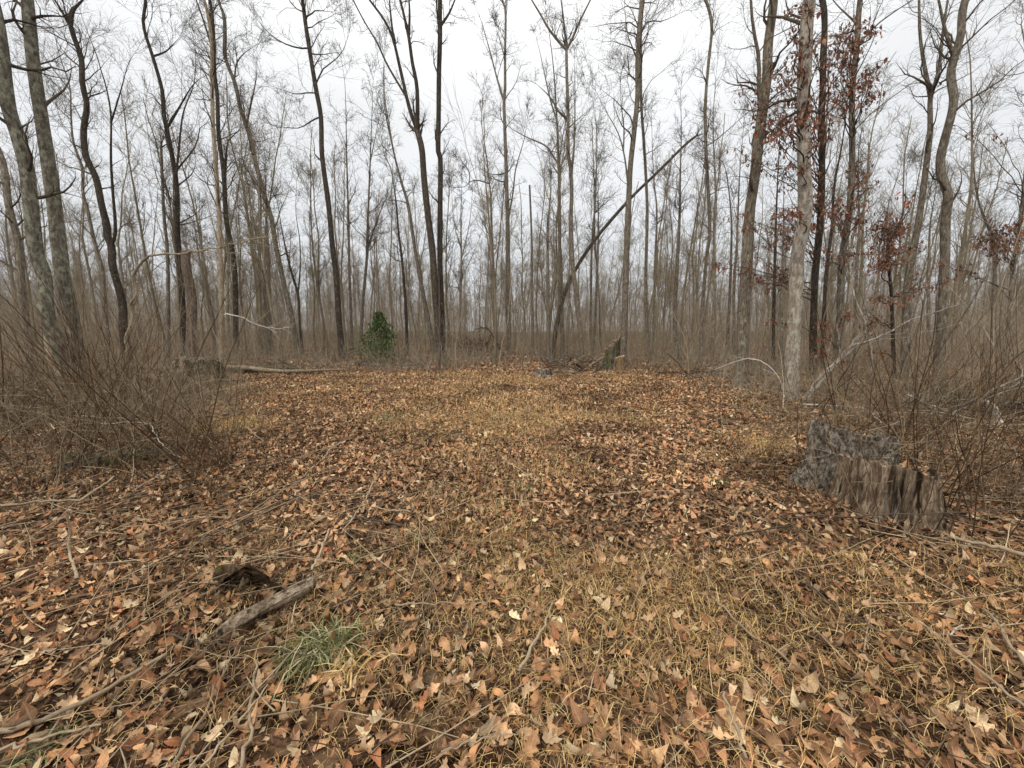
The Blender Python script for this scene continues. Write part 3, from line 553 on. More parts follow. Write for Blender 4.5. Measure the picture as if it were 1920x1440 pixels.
T('mid wood tree with a candelabra of fine upright limbs', M_TAN, 28, 7, 4, [(866, 345), (864, 400), (865, 500), (863, 567), (862, 645)], [([(865, 470), (852, 420), (846, 350)], 3), ([(865, 490), (880, 420), (886, 360)], 3), ([(864, 520), (890, 470), (905, 430)], 2.5), ([(864, 530), (840, 490), (830, 440)], 2.5)], k=22, hmin=4, lmul=.8)

# brown leaves that still hang on the oaks
M_OAKL = leaf_mat('hanging_oak_leaf', 'isl', [(.10, .028, .018), (.20, .055, .028), (.14, .038, .024), (.28, .085, .04), (.16, .05, .034), (.30, .12, .055)])
oak_t = [leaf_template(0, 5, b, f, t, 70 + k) for k, (b, f, t) in enumerate([(.5, .5, .3), (-.6, .4, -.4), (.9, .2, .5), (.3, .8, .1)])]
def clothe(tree, Yc, clusters, size=.115):
    root, Q, R = tree; base = np.array(root.location); br = []; lp = []; lu = []; tw_ = []
    for zx, zy, r in clusters:
        c = at(zx, zy, Yc + rng.uniform(-.9, .5)); rad = r / FPX * Yc
        zt = c[2] - rng.uniform(-.1, .5); i = int(np.argmin(np.abs(Q[:, 2] - zt))); s = Q[i]; mid_ = (s + c) / 2 + np.array([0, 0, rng.uniform(-.15, .2)]) + rng.normal(0, .1, 3)
        A = resample(np.array([s, mid_, c]), 9); A[1:] += rng.normal(0, .025, (8, 3)); br.append(tube(A, np.linspace(.016, .005, 9)[None], 5))
        k = max(14, int(rad / .27 * 34)); S = np.repeat(A[6:9], max(2, k // 6), 0); d = unit(rng.normal(0, 1, S.shape) * np.array([1, 1, .5])); E = grow(S, d, np.full(len(S), rad * 1.0), 4, .25, -.03)
        tw_.append(tube(E, np.full((len(S), 5), .0035), 3))
        pts_ = E[:, 1:].reshape(-1, 3); pts_ = pts_[rng.integers(0, len(pts_), k)] + rng.normal(0, .04, (k, 3)) - np.array([0, 0, .04])
        Rm = rot(rng.uniform(0, 6.28, k), rng.normal(-1.0, .5, k), rng.normal(0, .6, k)); sz = rng.uniform(.6, 1.2, k) * size
        for t_ in range(4):
            q = np.arange(k) % 4 == t_
            if q.any(): a_, f_, u_ = scatter(oak_t[t_], pts_[q], Rm[q], sz[q]); lp.append((a_ - base, f_)); lu.append(u_)
    obj('branch', make_mesh('branch', [(a_ - base, f_) for a_, f_ in br + tw_]), M_TWIG, root)
    obj('brown_leaves', make_mesh('brown_leaves', lp, np.vstack(lu)), M_OAKL, root, kind='stuff')
z3 = lambda L_: [(1280 + a / 3, b / 3, r / 3) for a, b, r in L_]
z6 = lambda L_: [(1280 + a / 3, 400 + b / 3, r / 3) for a, b, r in L_]
clothe(tA, 10.0, z3([(590, 60, 50), (640, 230, 80), (700, 260, 70), (660, 20, 50), (560, 420, 100), (620, 450, 60), (510, 400, 60), (350, 540, 70), (430, 560, 60), (440, 680, 110), (400, 650, 70), (460, 740, 70), (560, 690, 90), (640, 680, 70), (700, 690, 60), (300, 840, 60), (360, 900, 40), (540, 920, 80), (690, 930, 60), (590, 1070, 40), (780, 600, 70), (840, 610, 50), (820, 340, 60), (780, 350, 60), (780, 1040, 50), (570, 1200, 90), (540, 1160, 70), (650, 1180, 70), (330, 1220, 70), (400, 1240, 60), (720, 1270, 60), (560, 1320, 80), (510, 590, 60), (660, 570, 60)])
       + z6([(130, 290, 60), (210, 280, 40), (310, 310, 50), (420, 260, 60), (490, 270, 40), (460, 390, 80), (540, 360, 60), (500, 610, 40), (560, 120, 80), (620, 160, 50), (430, 370, 50), (540, 60, 60)]))
clothe(tP, 8.2, [(1512, 8, 22), (1494, 72, 22), (1522, 82, 22), (1500, 140, 22), (1518, 188, 20), (1478, 225, 26), (1508, 228, 24), (1500, 310, 22), (1488, 395, 22), (1525, 250, 18), (1470, 150, 22), (1450, 230, 24)])
clothe(tB, 11.0, z3([(880, 200, 110), (930, 180, 80), (920, 290, 80), (1000, 240, 70), (890, 340, 50), (860, 270, 70), (1040, 400, 70), (850, 480, 60), (1010, 500, 80), (900, 540, 70), (1070, 530, 40), (1060, 150, 50), (960, 140, 60), (1090, 1040, 40), (870, 1130, 80), (940, 1170, 80), (1040, 960, 30), (930, 1230, 60), (790, 1100, 60), (980, 900, 50), (1010, 410, 60), (1090, 350, 50), (820, 1180, 60)])
       + z6([(780, 640, 70), (780, 720, 60), (760, 780, 60), (900, 840, 40), (930, 560, 60), (930, 240, 50), (990, 30, 60), (830, 250, 50)]), .13)
clothe(tC, 10.0, z3([(1150, 1290, 100), (1230, 1270, 70), (1120, 1360, 80), (1190, 1400, 80), (1250, 1110, 40), (1140, 1240, 60)])
       + z6([(1150, 80, 100), (1200, 60, 80), (1050, 220, 60), (1150, 240, 90), (1200, 260, 60), (1100, 290, 60), (1350, 380, 60), (1450, 390, 60), (1060, 630, 60), (1050, 770, 50), (1030, 540, 50), (1110, 470, 60), (1240, 460, 50), (1340, 180, 50)]))
clothe(tD, 12.0, z3([(1740, 1290, 90), (1840, 1290, 80), (1700, 1340, 60), (1900, 1220, 40), (1800, 1330, 60), (1550, 690, 25), (1720, 690, 25)]) + z6([(1560, 320, 50), (1700, 120, 70), (1800, 100, 70), (1750, 160, 60), (1850, 140, 60), (1640, 130, 40), (1480, 290, 40)]))

# ------------------------------------------------------------------ the wood behind: copies of a dozen grown trees
def proto_tree(H, r0, k, fork):
    n = 14; P = grow(np.zeros((1, 3)), np.array([[0, 0, 1.]]), np.array([H]), n - 1, .06, .12)[0]
    R = np.linspace(r0, .02, n) * (1 + .5 * np.exp(-np.linspace(0, H, n) / .5)); o = [tube(P, R, 7, .05, H, 3)]
    S, D, r, t = pick(P[None], R[None], k, .30); dirs = fork_dirs(D, .8, .25); dirs[:, 2] += .3
    ln = rng.uniform(.5, 1.25, k) * H * .16 * (1.15 - .5 * t)
    c = crown(S, dirs, ln, r * .4, .0072, 5, 4, .12, (5, 4, 2), (4, 3, 3))
    if fork:
        S, D, r, t = pick(P[None], R[None], fork, .3, .6); dirs = fork_dirs(D, .3, .05); c += crown(S, dirs, np.full(fork, H * .45), r * .6, .009, 7, 4, .12, (7, 4, 2), (5, 3, 3), .12)
    return make_mesh('wood_tree', o + c)
protos = [proto_tree(h_, r_, k_, f_) for h_, r_, k_, f_ in [(13, .075, 26, 0), (16, .10, 28, 1), (11, .055, 22, 0), (18, .115, 28, 1), (14, .07, 26, 2), (9, .04, 20, 0), (15, .085, 24, 1), (12, .06, 26, 1), (17, .095, 28, 0), (10, .05, 22, 2)]]
for me in protos: me.materials.append(M_FAR)
MARKS = [(-200, 'the left edge'), (60, 'the kinked lichen trunk'), (148, 'the straight lichen trunk'), (238, 'the wavy dark trunk'), (352, 'the reddish snag'), (415, 'the pale tan trunk'), (500, 'the close straight pair'), (556, 'the leaning trunk'), (642, 'the clean dark trunk'),
         (714, 'the green cedar'), (825, 'the fan of limbs'), (953, 'the tight crowned tree'), (1053, 'the low armed tree'), (1091, 'the trident tree'), (1169, 'the sturdy crossed trunk'), (1219, 'the slim straight tree'), (1270, 'the broom topped stem'), (1322, 'the wavy upright tree'),
         (1388, 'the forked ridged trunk'), (1485, 'the stoutest pale tree'), (1565, 'the grey oak'), (1690, 'the tuning fork trunk'), (1756, 'the rear ridged trunk'), (1862, 'the zigzag tree'), (2300, 'the right edge')]
def wood_label(px, Y, form):
    for (a_, na), (b_, nb) in zip(MARKS, MARKS[1:]):
        if a_ <= px < b_: return f"{form} bare tree {'just' if Y < 28 else 'well' if Y < 42 else 'far'} back between {na} and {nb}"
FORMS = ['medium slim', 'tall', 'short thin', 'tallest', 'twin forked', 'low thin', 'tall forked', 'thin forked', 'tall straight', 'low forked']
cnt = 0
while cnt < 225:
    Yt = 17 + 45 * rng.uniform() ** 1.25; px = rng.uniform(-120, 2040)
    if 836 < px < 925 and rng.uniform() < .8: continue
    if 560 < px < 640 and rng.uniform() < .4: continue
    if 670 < px < 755 and Yt < 30: continue
    x_ = (px - 960) / FPX * Yt
    o = bpy.data.objects.new('bare_tree', protos[cnt % len(protos)]); COL.objects.link(o)
    s = rng.uniform(.7, 1.1) * (.8 if Yt < 25 else 1.0); o.location = (x_, Yt, float(gz(x_, Yt)) - .08); o.rotation_euler = (rng.normal(0, .035), rng.normal(0, .035), rng.uniform(0, 6.28)); o.scale = (s, s, s)
    o['label'] = wood_label(px, Yt, FORMS[cnt % len(protos)]); o['group'] = 'bare trees of the wood behind the clearing'
    o['category'] = 'tree'; cnt += 1

# far wood and undergrowth: uncountable, so point clouds that carry copies of a few grown pieces
def instanced(name, pts, rots, scl, meshes, mt, label, cat):
    col = bpy.data.collections.new(name + '_pieces')
    for m_ in meshes:
        q = bpy.data.objects.new(name + '_piece', m_); col.objects.link(q)
    me = bpy.data.meshes.new(name); me.vertices.add(len(pts)); me.vertices.foreach_set('co', np.asarray(pts, np.float32).ravel())
    for an, ty, val in (('rot', 'FLOAT_VECTOR', rots), ('scl', 'FLOAT', scl)):
        at_ = me.attributes.new(an, ty, 'POINT'); at_.data.foreach_set('vector' if ty != 'FLOAT' else 'value', np.asarray(val, np.float32).ravel())
    ng = bpy.data.node_groups.new(name, 'GeometryNodeTree'); ng.interface.new_socket('Geometry', in_out='INPUT', socket_type='NodeSocketGeometry'); ng.interface.new_socket('Geometry', in_out='OUTPUT', socket_type='NodeSocketGeometry')
    A = ng.nodes.new; gi, go = A('NodeGroupInput'), A('NodeGroupOutput'); ip = A('GeometryNodeInstanceOnPoints'); ci = A('GeometryNodeCollectionInfo'); ci.inputs[0].default_value = col; ci.inputs['Separate Children'].default_value = True; ci.inputs['Reset Children'].default_value = True
    ip.inputs['Pick Instance'].default_value = True; na = A('GeometryNodeInputNamedAttribute'); na.data_type = 'FLOAT_VECTOR'; na.inputs[0].default_value = 'rot'; nb = A('GeometryNodeInputNamedAttribute'); nb.data_type = 'FLOAT'; nb.inputs[0].default_value = 'scl'
    k_ = ng.links.new; k_(gi.outputs[0], ip.inputs['Points']); k_(ci.outputs[0], ip.inputs['Instance']); k_(na.outputs[0], ip.inputs['Rotation']); k_(nb.outputs[0], ip.inputs['Scale']); k_(ip.outputs[0], go.inputs[0])
    o_ = obj(name, me, None, None, label, cat, None, 'stuff'); o_.modifiers.new('pieces', 'NODES').node_group = ng; return o_
K = 820; Yf = 46 + 90 * rng.uniform(0, 1, K) ** .85; xf = rng.uniform(-1, 1, K) * Yf * 1.45
instanced('distant_woods', np.stack([xf, Yf, gz(xf, Yf) - .1], 1), np.stack([rng.normal(0, .03, K), rng.normal(0, .03, K), rng.uniform(0, 6.28, K)], 1), rng.uniform(.6, 1.05, K), protos, M_FAR, 'distant bare woods closing off the view behind the trees', 'woods')
def brush_piece(K, rad, hmin, hmax, r, k2, lean):
    S = np.stack([rng.normal(0, rad, K), rng.normal(0, rad, K), np.full(K, -.08)], 1); D = np.stack([rng.normal(0, lean, K), rng.normal(0, lean, K), np.ones(K)], 1); ln = rng.uniform(hmin, hmax, K)
    P = grow(S, D, ln, 5, .11, .03); R = taper(r * rng.uniform(.6, 1.4, K), np.full(K, r * .4), 6); o = [tube(P, R, 3)]
    s_, d_, r_, t_ = pick(P, R, k2, .15); e_ = np.repeat(ln, k2) * rng.uniform(.15, .45, len(s_)); E = grow(s_, fork_dirs(d_, .7, .25), e_, 3, .2, .03); RE = taper(r_ * .6, r_ * .35, 4); o.append(tube(E, RE, 3))
    s_, d_, r_, t_ = pick(E, RE, 2, .3); G_ = grow(s_, fork_dirs(d_, .6, .25), np.repeat(e_, 2) * rng.uniform(.3, .6, len(s_)), 2, .2, .03); o.append(tube(G_, taper(r_ * .8, r_ * .6, 3), 3))
    return make_mesh('brush_piece', o)
def brushfield(K, Y0, Y1, test, meshes, mt, name, label, smin, smax, pw=1.0):
    for m_ in meshes:
        if not m_.materials: m_.materials.append(mt)
    y = Y0 + (Y1 - Y0) * rng.uniform(0, 1, K) ** pw; x = rng.uniform(-1, 1, K) * (y * 1.4 + 1); q = rng.uniform(0, 1, K) < test(x, y); x, y = x[q], y[q]; K = len(x)
    instanced(name, np.stack([x, y, gz(x, y)], 1), np.stack([np.zeros(K), np.zeros(K), rng.uniform(0, 6.28, K)], 1), rng.uniform(smin, smax, K), meshes, mt, label, 'undergrowth')
notclear = lambda x, y: 1 - clearing(x, y)
M_UND = plain('undergrowth_stems', [(0.144, 0.116, 0.0825), (0.274, 0.227, 0.162), (0.418, 0.35, 0.254), (0.187, 0.14, 0.0989), (0.548, 0.469, 0.343)], rough=.9, sc=3)
CANEP = [brush_piece(14, .5, .4, 1.5, .0055, 4, .45) for _ in range(5)]
for i_, q_ in enumerate(CANEP): q_.materials.append(M_CANE if i_ % 2 == 0 else M_BRUSH)
brushfield(230, 3.6, 9.5, lambda x, y: notclear(x, y) * (x < 0), CANEP, M_BRUSH, 'undergrowth', 'dense dead stalks filling the bramble thicket left of the clearing', .6, 1.15)
brushfield(190, 2.6, 9.5, lambda x, y: notclear(x, y) * (x > 0) * ~((y < 4.6) & (960 + FPX * x / y < 1830)), CANEP, M_BRUSH, 'undergrowth', 'dead stalks standing around the double stump', .45, .95)
TALL = [brush_piece(7, .8, .8, 1.2 + .9 * q_, .007 + .0012 * q_, 6, .14 + .05 * (q_ % 3)) for q_ in range(7)]; LOW = [brush_piece(22, .6, .3, 1.1, .006, 4, .55) for _ in range(5)]
notpile = lambda x, y: ~((y < 19) & (np.abs(960 + FPX * x / y - 1075) < 75))
edge = lambda x, y: notclear(x, y) * notpile(x, y) * np.where(np.abs(x + .9 + (y - 16) * .055) < 1.0 + y * .02, .35, 1)
brushfield(1000, 15.6, 60, edge, TALL, M_UND, 'undergrowth', 'grey brown undergrowth of thin stems below the trees', .45, 1.5, .75)
brushfield(1300, 55, 150, lambda x, y: np.ones_like(x), TALL, M_UND, 'undergrowth', 'far thin undergrowth under the distant woods', 1.2, 3.2)
brushfield(650, 15.2, 45, lambda x, y: notclear(x, y) * notpile(x, y), LOW, M_UND, 'undergrowth', 'low brushy undergrowth at the back edge of the clearing', .7, 1.5, 1.3)
brushfield(260, 7, 16, lambda x, y: notclear(x, y) * (np.abs(x) > 4), LOW, M_UND, 'undergrowth', 'low brushy undergrowth at both sides of the clearing', .6, 1.2)
brushfield(120, 9, 16, lambda x, y: notclear(x, y) * (np.abs(x) > 5), TALL, M_UND, 'undergrowth', 'taller thin undergrowth at both sides of the clearing', .4, .9)
# ------------------------------------------------------------------ stumps
def wood_mat(name, dark, mid, light, moss=None, mossamt=.5, streak=(26, 26, 3.2), zmoss=False):
    n = N(name, .9, .15); v = n.coord('Object', streak); a = n.noise(v, 1, 7, .78); b = n.noise(n.coord('Object', (5, 5, 5)), 1, 5, .65)
    c = n.ramp(a, [(.36, dark), (.49, mid), (.64, light)]); c = n.mix(n.rng(b, .48, .68, 0, .8), c, dark)
    k_ = n.noise(n.coord('Object', (streak[0] * .6, streak[1] * .6, streak[2] * .35)), 1, 3, .5); c = n.mix(n.rng(k_, .36, .45, .9, 0), c, tuple(q * .4 for q in dark))
    if moss:
        g = n.noise(n.coord('Object', (6, 6, 5)), 1, 5, .7); f = n.rng(g, .62 - .22 * mossamt, .68 - .18 * mossamt, 0, 1)
        c = n.mix(f, c, n.ramp(n.noise(n.coord('Object', (40, 40, 40)), 1, 4), [(.3, moss), (.7, tuple(min(1, q * 2.1) for q in moss))]))
    n.color(c); n.bump(a, 1.0, .03); return n.m
M_OLD = wood_mat('weathered_grey_wood', (.03, .022, .016), (.19, .155, .12), (.50, .44, .36))
M_OLD2 = wood_mat('weathered_brown_wood', (.03, .02, .013), (.20, .14, .092), (.50, .40, .29))
M_MOSSW = wood_mat('mossy_wood', (.025, .02, .013), (.12, .10, .07), (.25, .22, .16), (.055, .058, .02), .5)
M_CUT = wood_mat('pale_cut_wood', (.14, .10, .06), (.36, .29, .20), (.55, .47, .35), None, 0, (9, 9, 9))
M_MOSS = plain('moss', [(.04, .04, .018), (.07, .068, .028), (.10, .095, .045)], sc=40, rough=.95)
M_PALEMOSS = plain('pale_lichen', [(.20, .20, .12), (.32, .32, .21)], sc=30, rough=.95)
def stump(r, h, jag, hollow, flare, seed, nth=150, nh=26, flute=.10, slope=(0, 0), squash=1.0):
    """ragged fluted wall whose rim dips into a hollow; returns wall and top separately"""
    th = np.arange(nth) / nth * 2 * np.pi; c, s = np.cos(th), np.sin(th)
    fl = (vnoise(np.stack([c * 2.2 + seed, s * 2.2, np.full(nth, 1.5)], 1)) - .5) * 2 * flute * 1.6 + (vnoise(np.stack([c * 9 + seed, s * 9, np.full(nth, 4.5)], 1)) - .5) * 2 * flute * .6
    hh = h + (vnoise(np.stack([c * 4 + seed, s * 4, np.full(nth, 8.5)], 1)) - .5) * 2 * jag + (vnoise(np.stack([c * 14 + seed, s * 14, np.full(nth, 2.5)], 1)) - .5) * jag * .45 + c * slope[0] + s * slope[1]
    u = np.linspace(0, 1, nh)[:, None]; z = -.06 + u * (hh + .06)
    rr = r * (1 + fl * (1.15 - .3 * u)) * (1 + flare * np.exp(-np.maximum(z, 0) / (h * .22)) * (1 + 2.2 * fl))
    q = np.stack([np.broadcast_to(c * 7, z.shape), np.broadcast_to(s * 7, z.shape), z * 2.2 / h + seed], -1)
    rr = rr * (1 + .10 * (vnoise(q) - .5) + .09 * (vnoise(q * np.array([2.9, 2.9, 1.2])) - .5) + .05 * (vnoise(q * 6) - .5))
    W = np.stack([rr * c, rr * s * squash, z], -1)
    i = np.arange(nh - 1)[:, None] * nth; k = np.arange(nth)[None]; k2 = (k + 1) % nth
    F = np.stack([i + k, i + k2, i + nth + k2, i + nth + k], -1).reshape(-1, 4)
    rings = [W[-1] * 1.0]
    for f_, dz in ((.88, -.012), (.72, -hollow * .55), (.5, -hollow), (.25, -hollow * 1.05), (.02, -hollow)):
        b = W[-1].copy(); zz = hh * .35 + h * .65 if f_ < .6 else hh
        b[:, :2] *= f_; b[:, 2] = zz + dz + (vnoise(np.stack([b[:, 0] * 18, b[:, 1] * 18, np.full(nth, seed)], 1)) - .5) * .05 * (1 if f_ < .95 else 0); rings.append(b)
    rings = np.stack(rings); m = len(rings); i = np.arange(m - 1)[:, None] * nth
    F2 = np.stack([i + k, i + k2, i + nth + k2, i + nth + k], -1).reshape(-1, 4)
    return (W.reshape(-1, 3), F), (rings.reshape(-1, 3), F2)
def blob(c, r, seed, flat=.5, n=10, m=14, amp=.5):
    t = np.linspace(0, np.pi, n)[:, None]; p = np.arange(m)[None] / m * 2 * np.pi
    d = np.stack([np.sin(t) * np.cos(p), np.sin(t) * np.sin(p), np.cos(t) * np.ones_like(p)], -1); k = 1 + amp * 2 * (vnoise(d * 2.2 + seed) - .5) + amp * .8 * (vnoise(d * 6 + seed) - .5)
    V = (d * k[..., None] * np.array(r) * np.array([1, 1, flat])).reshape(-1, 3) + np.array(c)
    i = np.arange(n - 1)[:, None] * m; j = np.arange(m)[None]; j2 = (j + 1) % m
    return V, np.stack([i + j, i + m + j, i + m + j2, i + j2], -1).reshape(-1, 4)
n = N('stump_bark', .9, .15); a_ = n.noise(n.coord('Object', (30, 30, 19)), 1, 7, .8); b_ = n.noise(n.coord('Object', (5, 5, 3)), 1, 4, .6)
c = n.ramp(a_, [(.36, (.022, .016, .012)), (.46, (.14, .11, .082)), (.55, (.36, .31, .245)), (.64, (.62, .56, .47))]); c = n.mix(n.rng(b_, .5, .7, 0, .6), c, (.05, .036, .025)); n.color(c); n.bump(a_, 1.0, .05); M_STUMPB = n.m
# large double stump
b1 = gnd(1572, 925); b2 = gnd(1692, 975)
st = empty('tree_stump', b2, 'large weathered double stump at the right with a hollow split front half', 'stump')
oA = b1 - b2 + np.array([.25, .24, 0])
(wA, tA_) = stump(.345, .58, .05, .16, .45, 3, 220, 40, flute=.15, slope=(-.07, -.03)); (wB, tB_) = stump(.30, .41, .07, .18, .35, 9, 220, 40, flute=.2, slope=(-.06, -.02))
obj('back_half', make_mesh('back_half', [(wA[0] + oA, wA[1])]), M_STUMPB, st); obj('back_top', make_mesh('back_top', [(tA_[0] + oA, tA_[1])]), M_STUMPB, st)
oB = np.array([.02, .20, 0]); obj('split_front_half', make_mesh('split_front_half', [(wB[0] + oB, wB[1])]), M_OLD2, st); obj('hollow_top', make_mesh('hollow_top', [(tB_[0] + oB, tB_[1])]), M_OLD2, st)
ms = [blob(oA + np.array([-.10 + .06 * i + rng.normal(0, .02), -.12 + rng.normal(0, .05), .50 - .012 * i + rng.normal(0, .015)]), (.10, .09, .07), 20 + i, .5, amp=.7) for i in range(6)]
obj('moss', make_mesh('moss', ms), M_MOSS, st); obj('lichen_patch', make_mesh('lichen_patch', [blob(oA + np.array([.12, -.20, .45]), (.11, .09, .06), 31, .4, amp=.6)]), M_PALEMOSS, st)
for i in range(44):                 # loose bark plates on the back half
    a_ = rng.uniform(-3.3, .3); z_ = rng.uniform(.04, .48); r_ = .345 * (1 + .45 * math.exp(-z_ / .13)) * .97
    obj('bark_plate', make_mesh('bark_plate', [blob(oA + np.array([r_ * math.cos(a_), r_ * math.sin(a_), z_]), (rng.uniform(.02, .04), rng.uniform(.02, .04), rng.uniform(.05, .11)), 100 + i, 1.0, 6, 8, .55)]), M_STUMPB, st)
for i in range(14):                 # leaves caught on the stump
    q_ = b2 + (oA if i % 2 else oB) + np.array([rng.uniform(-.22, .22), rng.uniform(-.2, .2), (.5 if i % 2 else .36) + rng.uniform(0, .06)]); o_ = obj('leaf', lmesh[i % len(lmesh)], None, ground, loc=q_); s_ = rng.uniform(.06, .1); o_.scale = (s_, s_, s_); o_.rotation_euler = (rng.normal(0, .4), rng.normal(0, .4), rng.uniform(0, 6))
for i in range(16):                 # upright splinters on the split front
    a_ = rng.uniform(-2.7, -.5); r_ = .33; p0 = oB + np.array([r_ * math.cos(a_), r_ * math.sin(a_), .0]); p1 = oB + np.array([r_ * .95 * math.cos(a_), r_ * .95 * math.sin(a_), rng.uniform(.3, .47)])
    Vq, Fq = tube(resample(np.array([p0, (p0 + p1) / 2 + rng.normal(0, .012, 3), p1]), 8), np.array([.028, .026, .022, .02, .018, .015, .012, .003]) * rng.uniform(.5, 1.0), 6, .25, i, 30)
    obj('splinter', make_mesh('splinter', [(Vq, Fq)]), M_OLD, st)
# mossy stump at the left with a pale cut face
b3 = gnd(383, 722); st = empty('tree_stump', b3, 'mossy stump by the bramble thicket with one pale cut face', 'stump')
sc_ = b3[1] / FPX
wl, tl = stump(.46, .74, .09, .08, .6, 17, flute=.14, slope=(-.04, 0)); obj('stump_wall', make_mesh('stump_wall', [wl]), M_MOSSW, st); obj('stump_top', make_mesh('stump_top', [tl]), M_OLD, st)
Vc, Fc = blob((-.36, -.34, .40), (.30, .20, .40), 5, 1.0, 14, 20, .3); obj('cut_face', make_mesh('cut_face', [(Vc, Fc)]), M_CUT, st)
# small sawn stump in the middle distance
b4 = gnd(1018, 706); st = empty('tree_stump', b4, 'small low sawn stump before the brush pile', 'stump')
wl, tl = stump(.26, .27, .05, .03, .9, 23, flute=.2); obj('stump_wall', make_mesh('stump_wall', [wl]), M_OLD, st); obj('stump_top', make_mesh('stump_top', [tl]), M_CUT, st)
# tall broken mossy stump and the sawn log leaning on it
b5 = gnd(1148, 694); st = empty('tree_stump', b5, 'tall broken mossy stump beside the brush pile', 'stump'); k5 = b5[1] / 14.5
wl, tl = stump(.26 * k5, 1.05, .28, .10, .9, 29, flute=.14, slope=(.30, 0)); obj('stump_wall', make_mesh('stump_wall', [wl]), M_MOSSW, st); obj('stump_top', make_mesh('stump_top', [tl]), M_OLD2, st)
b6 = gnd(1161, 697); st = empty('log_section', b6, 'short upright sawn log with bare orange wood against the mossy stump', 'log')
M_ORW = wood_mat('orange_wood', (.08, .05, .028), (.26, .17, .10), (.40, .29, .18))
wl, tl = stump(.17 * k5, .58, .05, .02, .45, 37, flute=.14, slope=(.06, 0)); obj('log_side', make_mesh('log_side', [wl]), M_ORW, st); obj('log_end', make_mesh('log_end', [tl]), M_CUT, st)

# ------------------------------------------------------------------ logs, boards, sticks
def limb3(pts, r, sides=8, rough=.08, n=None, seed=1):
    P = np.array(pts, float); n = n or max(8, len(P) * 6); Q = resample(P, n); R = np.interp(np.linspace(0, 1, n), np.linspace(0, 1, len(r)), r); return Q, R, tube(Q, R, sides, rough, seed, 14)
def endcaps(Q, R, s):              # discs that close both ends of a log
    o = []
    for i, j in ((0, 1), (-1, -2)):
        d = unit(Q[i] - Q[j]); a_ = unit(np.cross(d, [0, 0, 1.])); b_ = np.cross(d, a_); t = np.arange(s) / s * 6.2832
        V = np.vstack([Q[i] + d * R[i] * .12, Q[i] + R[i] * 1.03 * (np.cos(t)[:, None] * a_ + np.sin(t)[:, None] * b_)]); k = np.arange(s); o.append((V, np.stack([np.zeros(s, int), 1 + k, 1 + (k + 1) % s], 1)))
    return o
def log(name, label, cat, pts, r, mt, mend=None, group=None, sides=14, rough=.12, seed=1):
    Q, R, (Vq, Fq) = limb3(pts, r, sides, rough, None, seed); b = Q[len(Q) // 2].copy(); root = empty(name, b, label, cat, group)
    obj('log_body', make_mesh('log_body', [(Vq - b, Fq)]), mt, root)
    for V_, F_ in endcaps(Q, R, sides): obj('log_end', make_mesh('log_end', [(V_ - b, F_)]), mend or M_CUT, root)
    return root, b
g1 = [gnd(x_, y_, l_) for x_, y_, l_ in ((245, 683, .45), (340, 690, .30), (430, 688, .28), (540, 690, .22), (640, 693, .15))]
log('fallen_log', 'long pale fallen log along the back edge of the clearing', 'log', [p_ + rng.normal(0, .09, 3) * np.array([1, 1, .6]) for p_ in g1], [.085, .10, .075, .06, .03], M_TAN, sides=10, rough=.3)
g2 = [gnd(420, 692, .12), gnd(470, 694, .12), gnd(560, 693, .1)]; log('fallen_log', 'dark mossy log under the long pale fallen log', 'log', g2, [.14, .15, .1], M_MOSSW, M_OLD)
b7 = gnd(215, 870); g3 = [gnd(128, 868, .06), gnd(215, 862, .07), gnd(305, 852, .06)]
rt_, b_ = log('fallen_log', 'rotten mossy log lying low inside the bramble thicket', 'log', g3, [.12, .13, .10], M_MOSSW, M_OLD2)
for i in range(7):
    f_ = rng.uniform(.05, .95); p_ = g3[0] * (1 - f_) + g3[2] * f_ + np.array([0, rng.uniform(-.06, .04), .10]); obj('moss_patch', make_mesh('moss_patch', [blob(p_ - b_, (.09, .05, .05), 60 + i, .4, 8, 10, .4)]), M_PALEMOSS if i % 2 else M_MOSS, rt_)
b8 = gnd(1745, 772); rt_, b_ = log('fallen_log', 'thick broken log end with dark moss among the right brush', 'log', [b8 + np.array([-.48, -.1, .24]), b8 + np.array([0, 0, .26]), b8 + np.array([.42, .15, .24])], [.17, .24, .22], M_MOSSW, M_PALE, rough=.3, seed=5)
obj('broken_face', make_mesh('broken_face', [blob(b8 + np.array([-.40, -.12, .28]) - b_, (.2, .13, .2), 44, .8, 10, 14, .5)]), M_PALE, rt_)
obj('moss_patch', make_mesh('moss_patch', [blob(b8 + np.array([.2, -.02, .40]) - b_, (.24, .2, .16), 45, .6, 10, 14, .3)]), M_MOSS, rt_)
b9 = gnd(1860, 800); log('broken_branch', 'white peeling broken branch in the brush at the right', 'branch', [b9 + np.array([-.12, .1, .45]), b9 + np.array([-.02, .05, .34]), b9 + np.array([.05, 0, .18]), b9 + np.array([.0, -.1, .0])], [.03, .06, .055, .07], M_WHITE, M_WHITE, rough=.25, seed=8)
# splintered pale snag
s0 = [at(80, 613, 8.2), at(86, 640, 8.2), at(95, 670, 8.2), at(113, 700, 8.2), at(128, 740, 8.2)]; s0.append(np.array([s0[-1][0] + .1, 8.2, float(gz(s0[-1][0], 8.2)) - .1]))
Q, R, t_ = limb3(s0[::-1], [.085, .075, .07, .06, .035, .01], 10, .3, 24, 3); bq = Q[0]; rt_ = empty('splintered_snag', bq, 'pale splintered broken sapling in front of the lichen covered trunks', 'dead tree')
obj('trunk', make_mesh('trunk', [(t_[0] - bq, t_[1])]), M_TAN, rt_)
for i in range(5):
    a_ = Q[-6 - i * 2]; Q2, R2, t2 = limb3([a_, a_ + np.array([rng.normal(-.03, .05), -.05, .10]), a_ + np.array([rng.normal(-.08, .08), -.06, .2])], [.02, .014, .003], 5, .2, 6, i); obj('splinter', make_mesh('splinter', [(t2[0] - bq, t2[1])]), M_TAN, rt_)
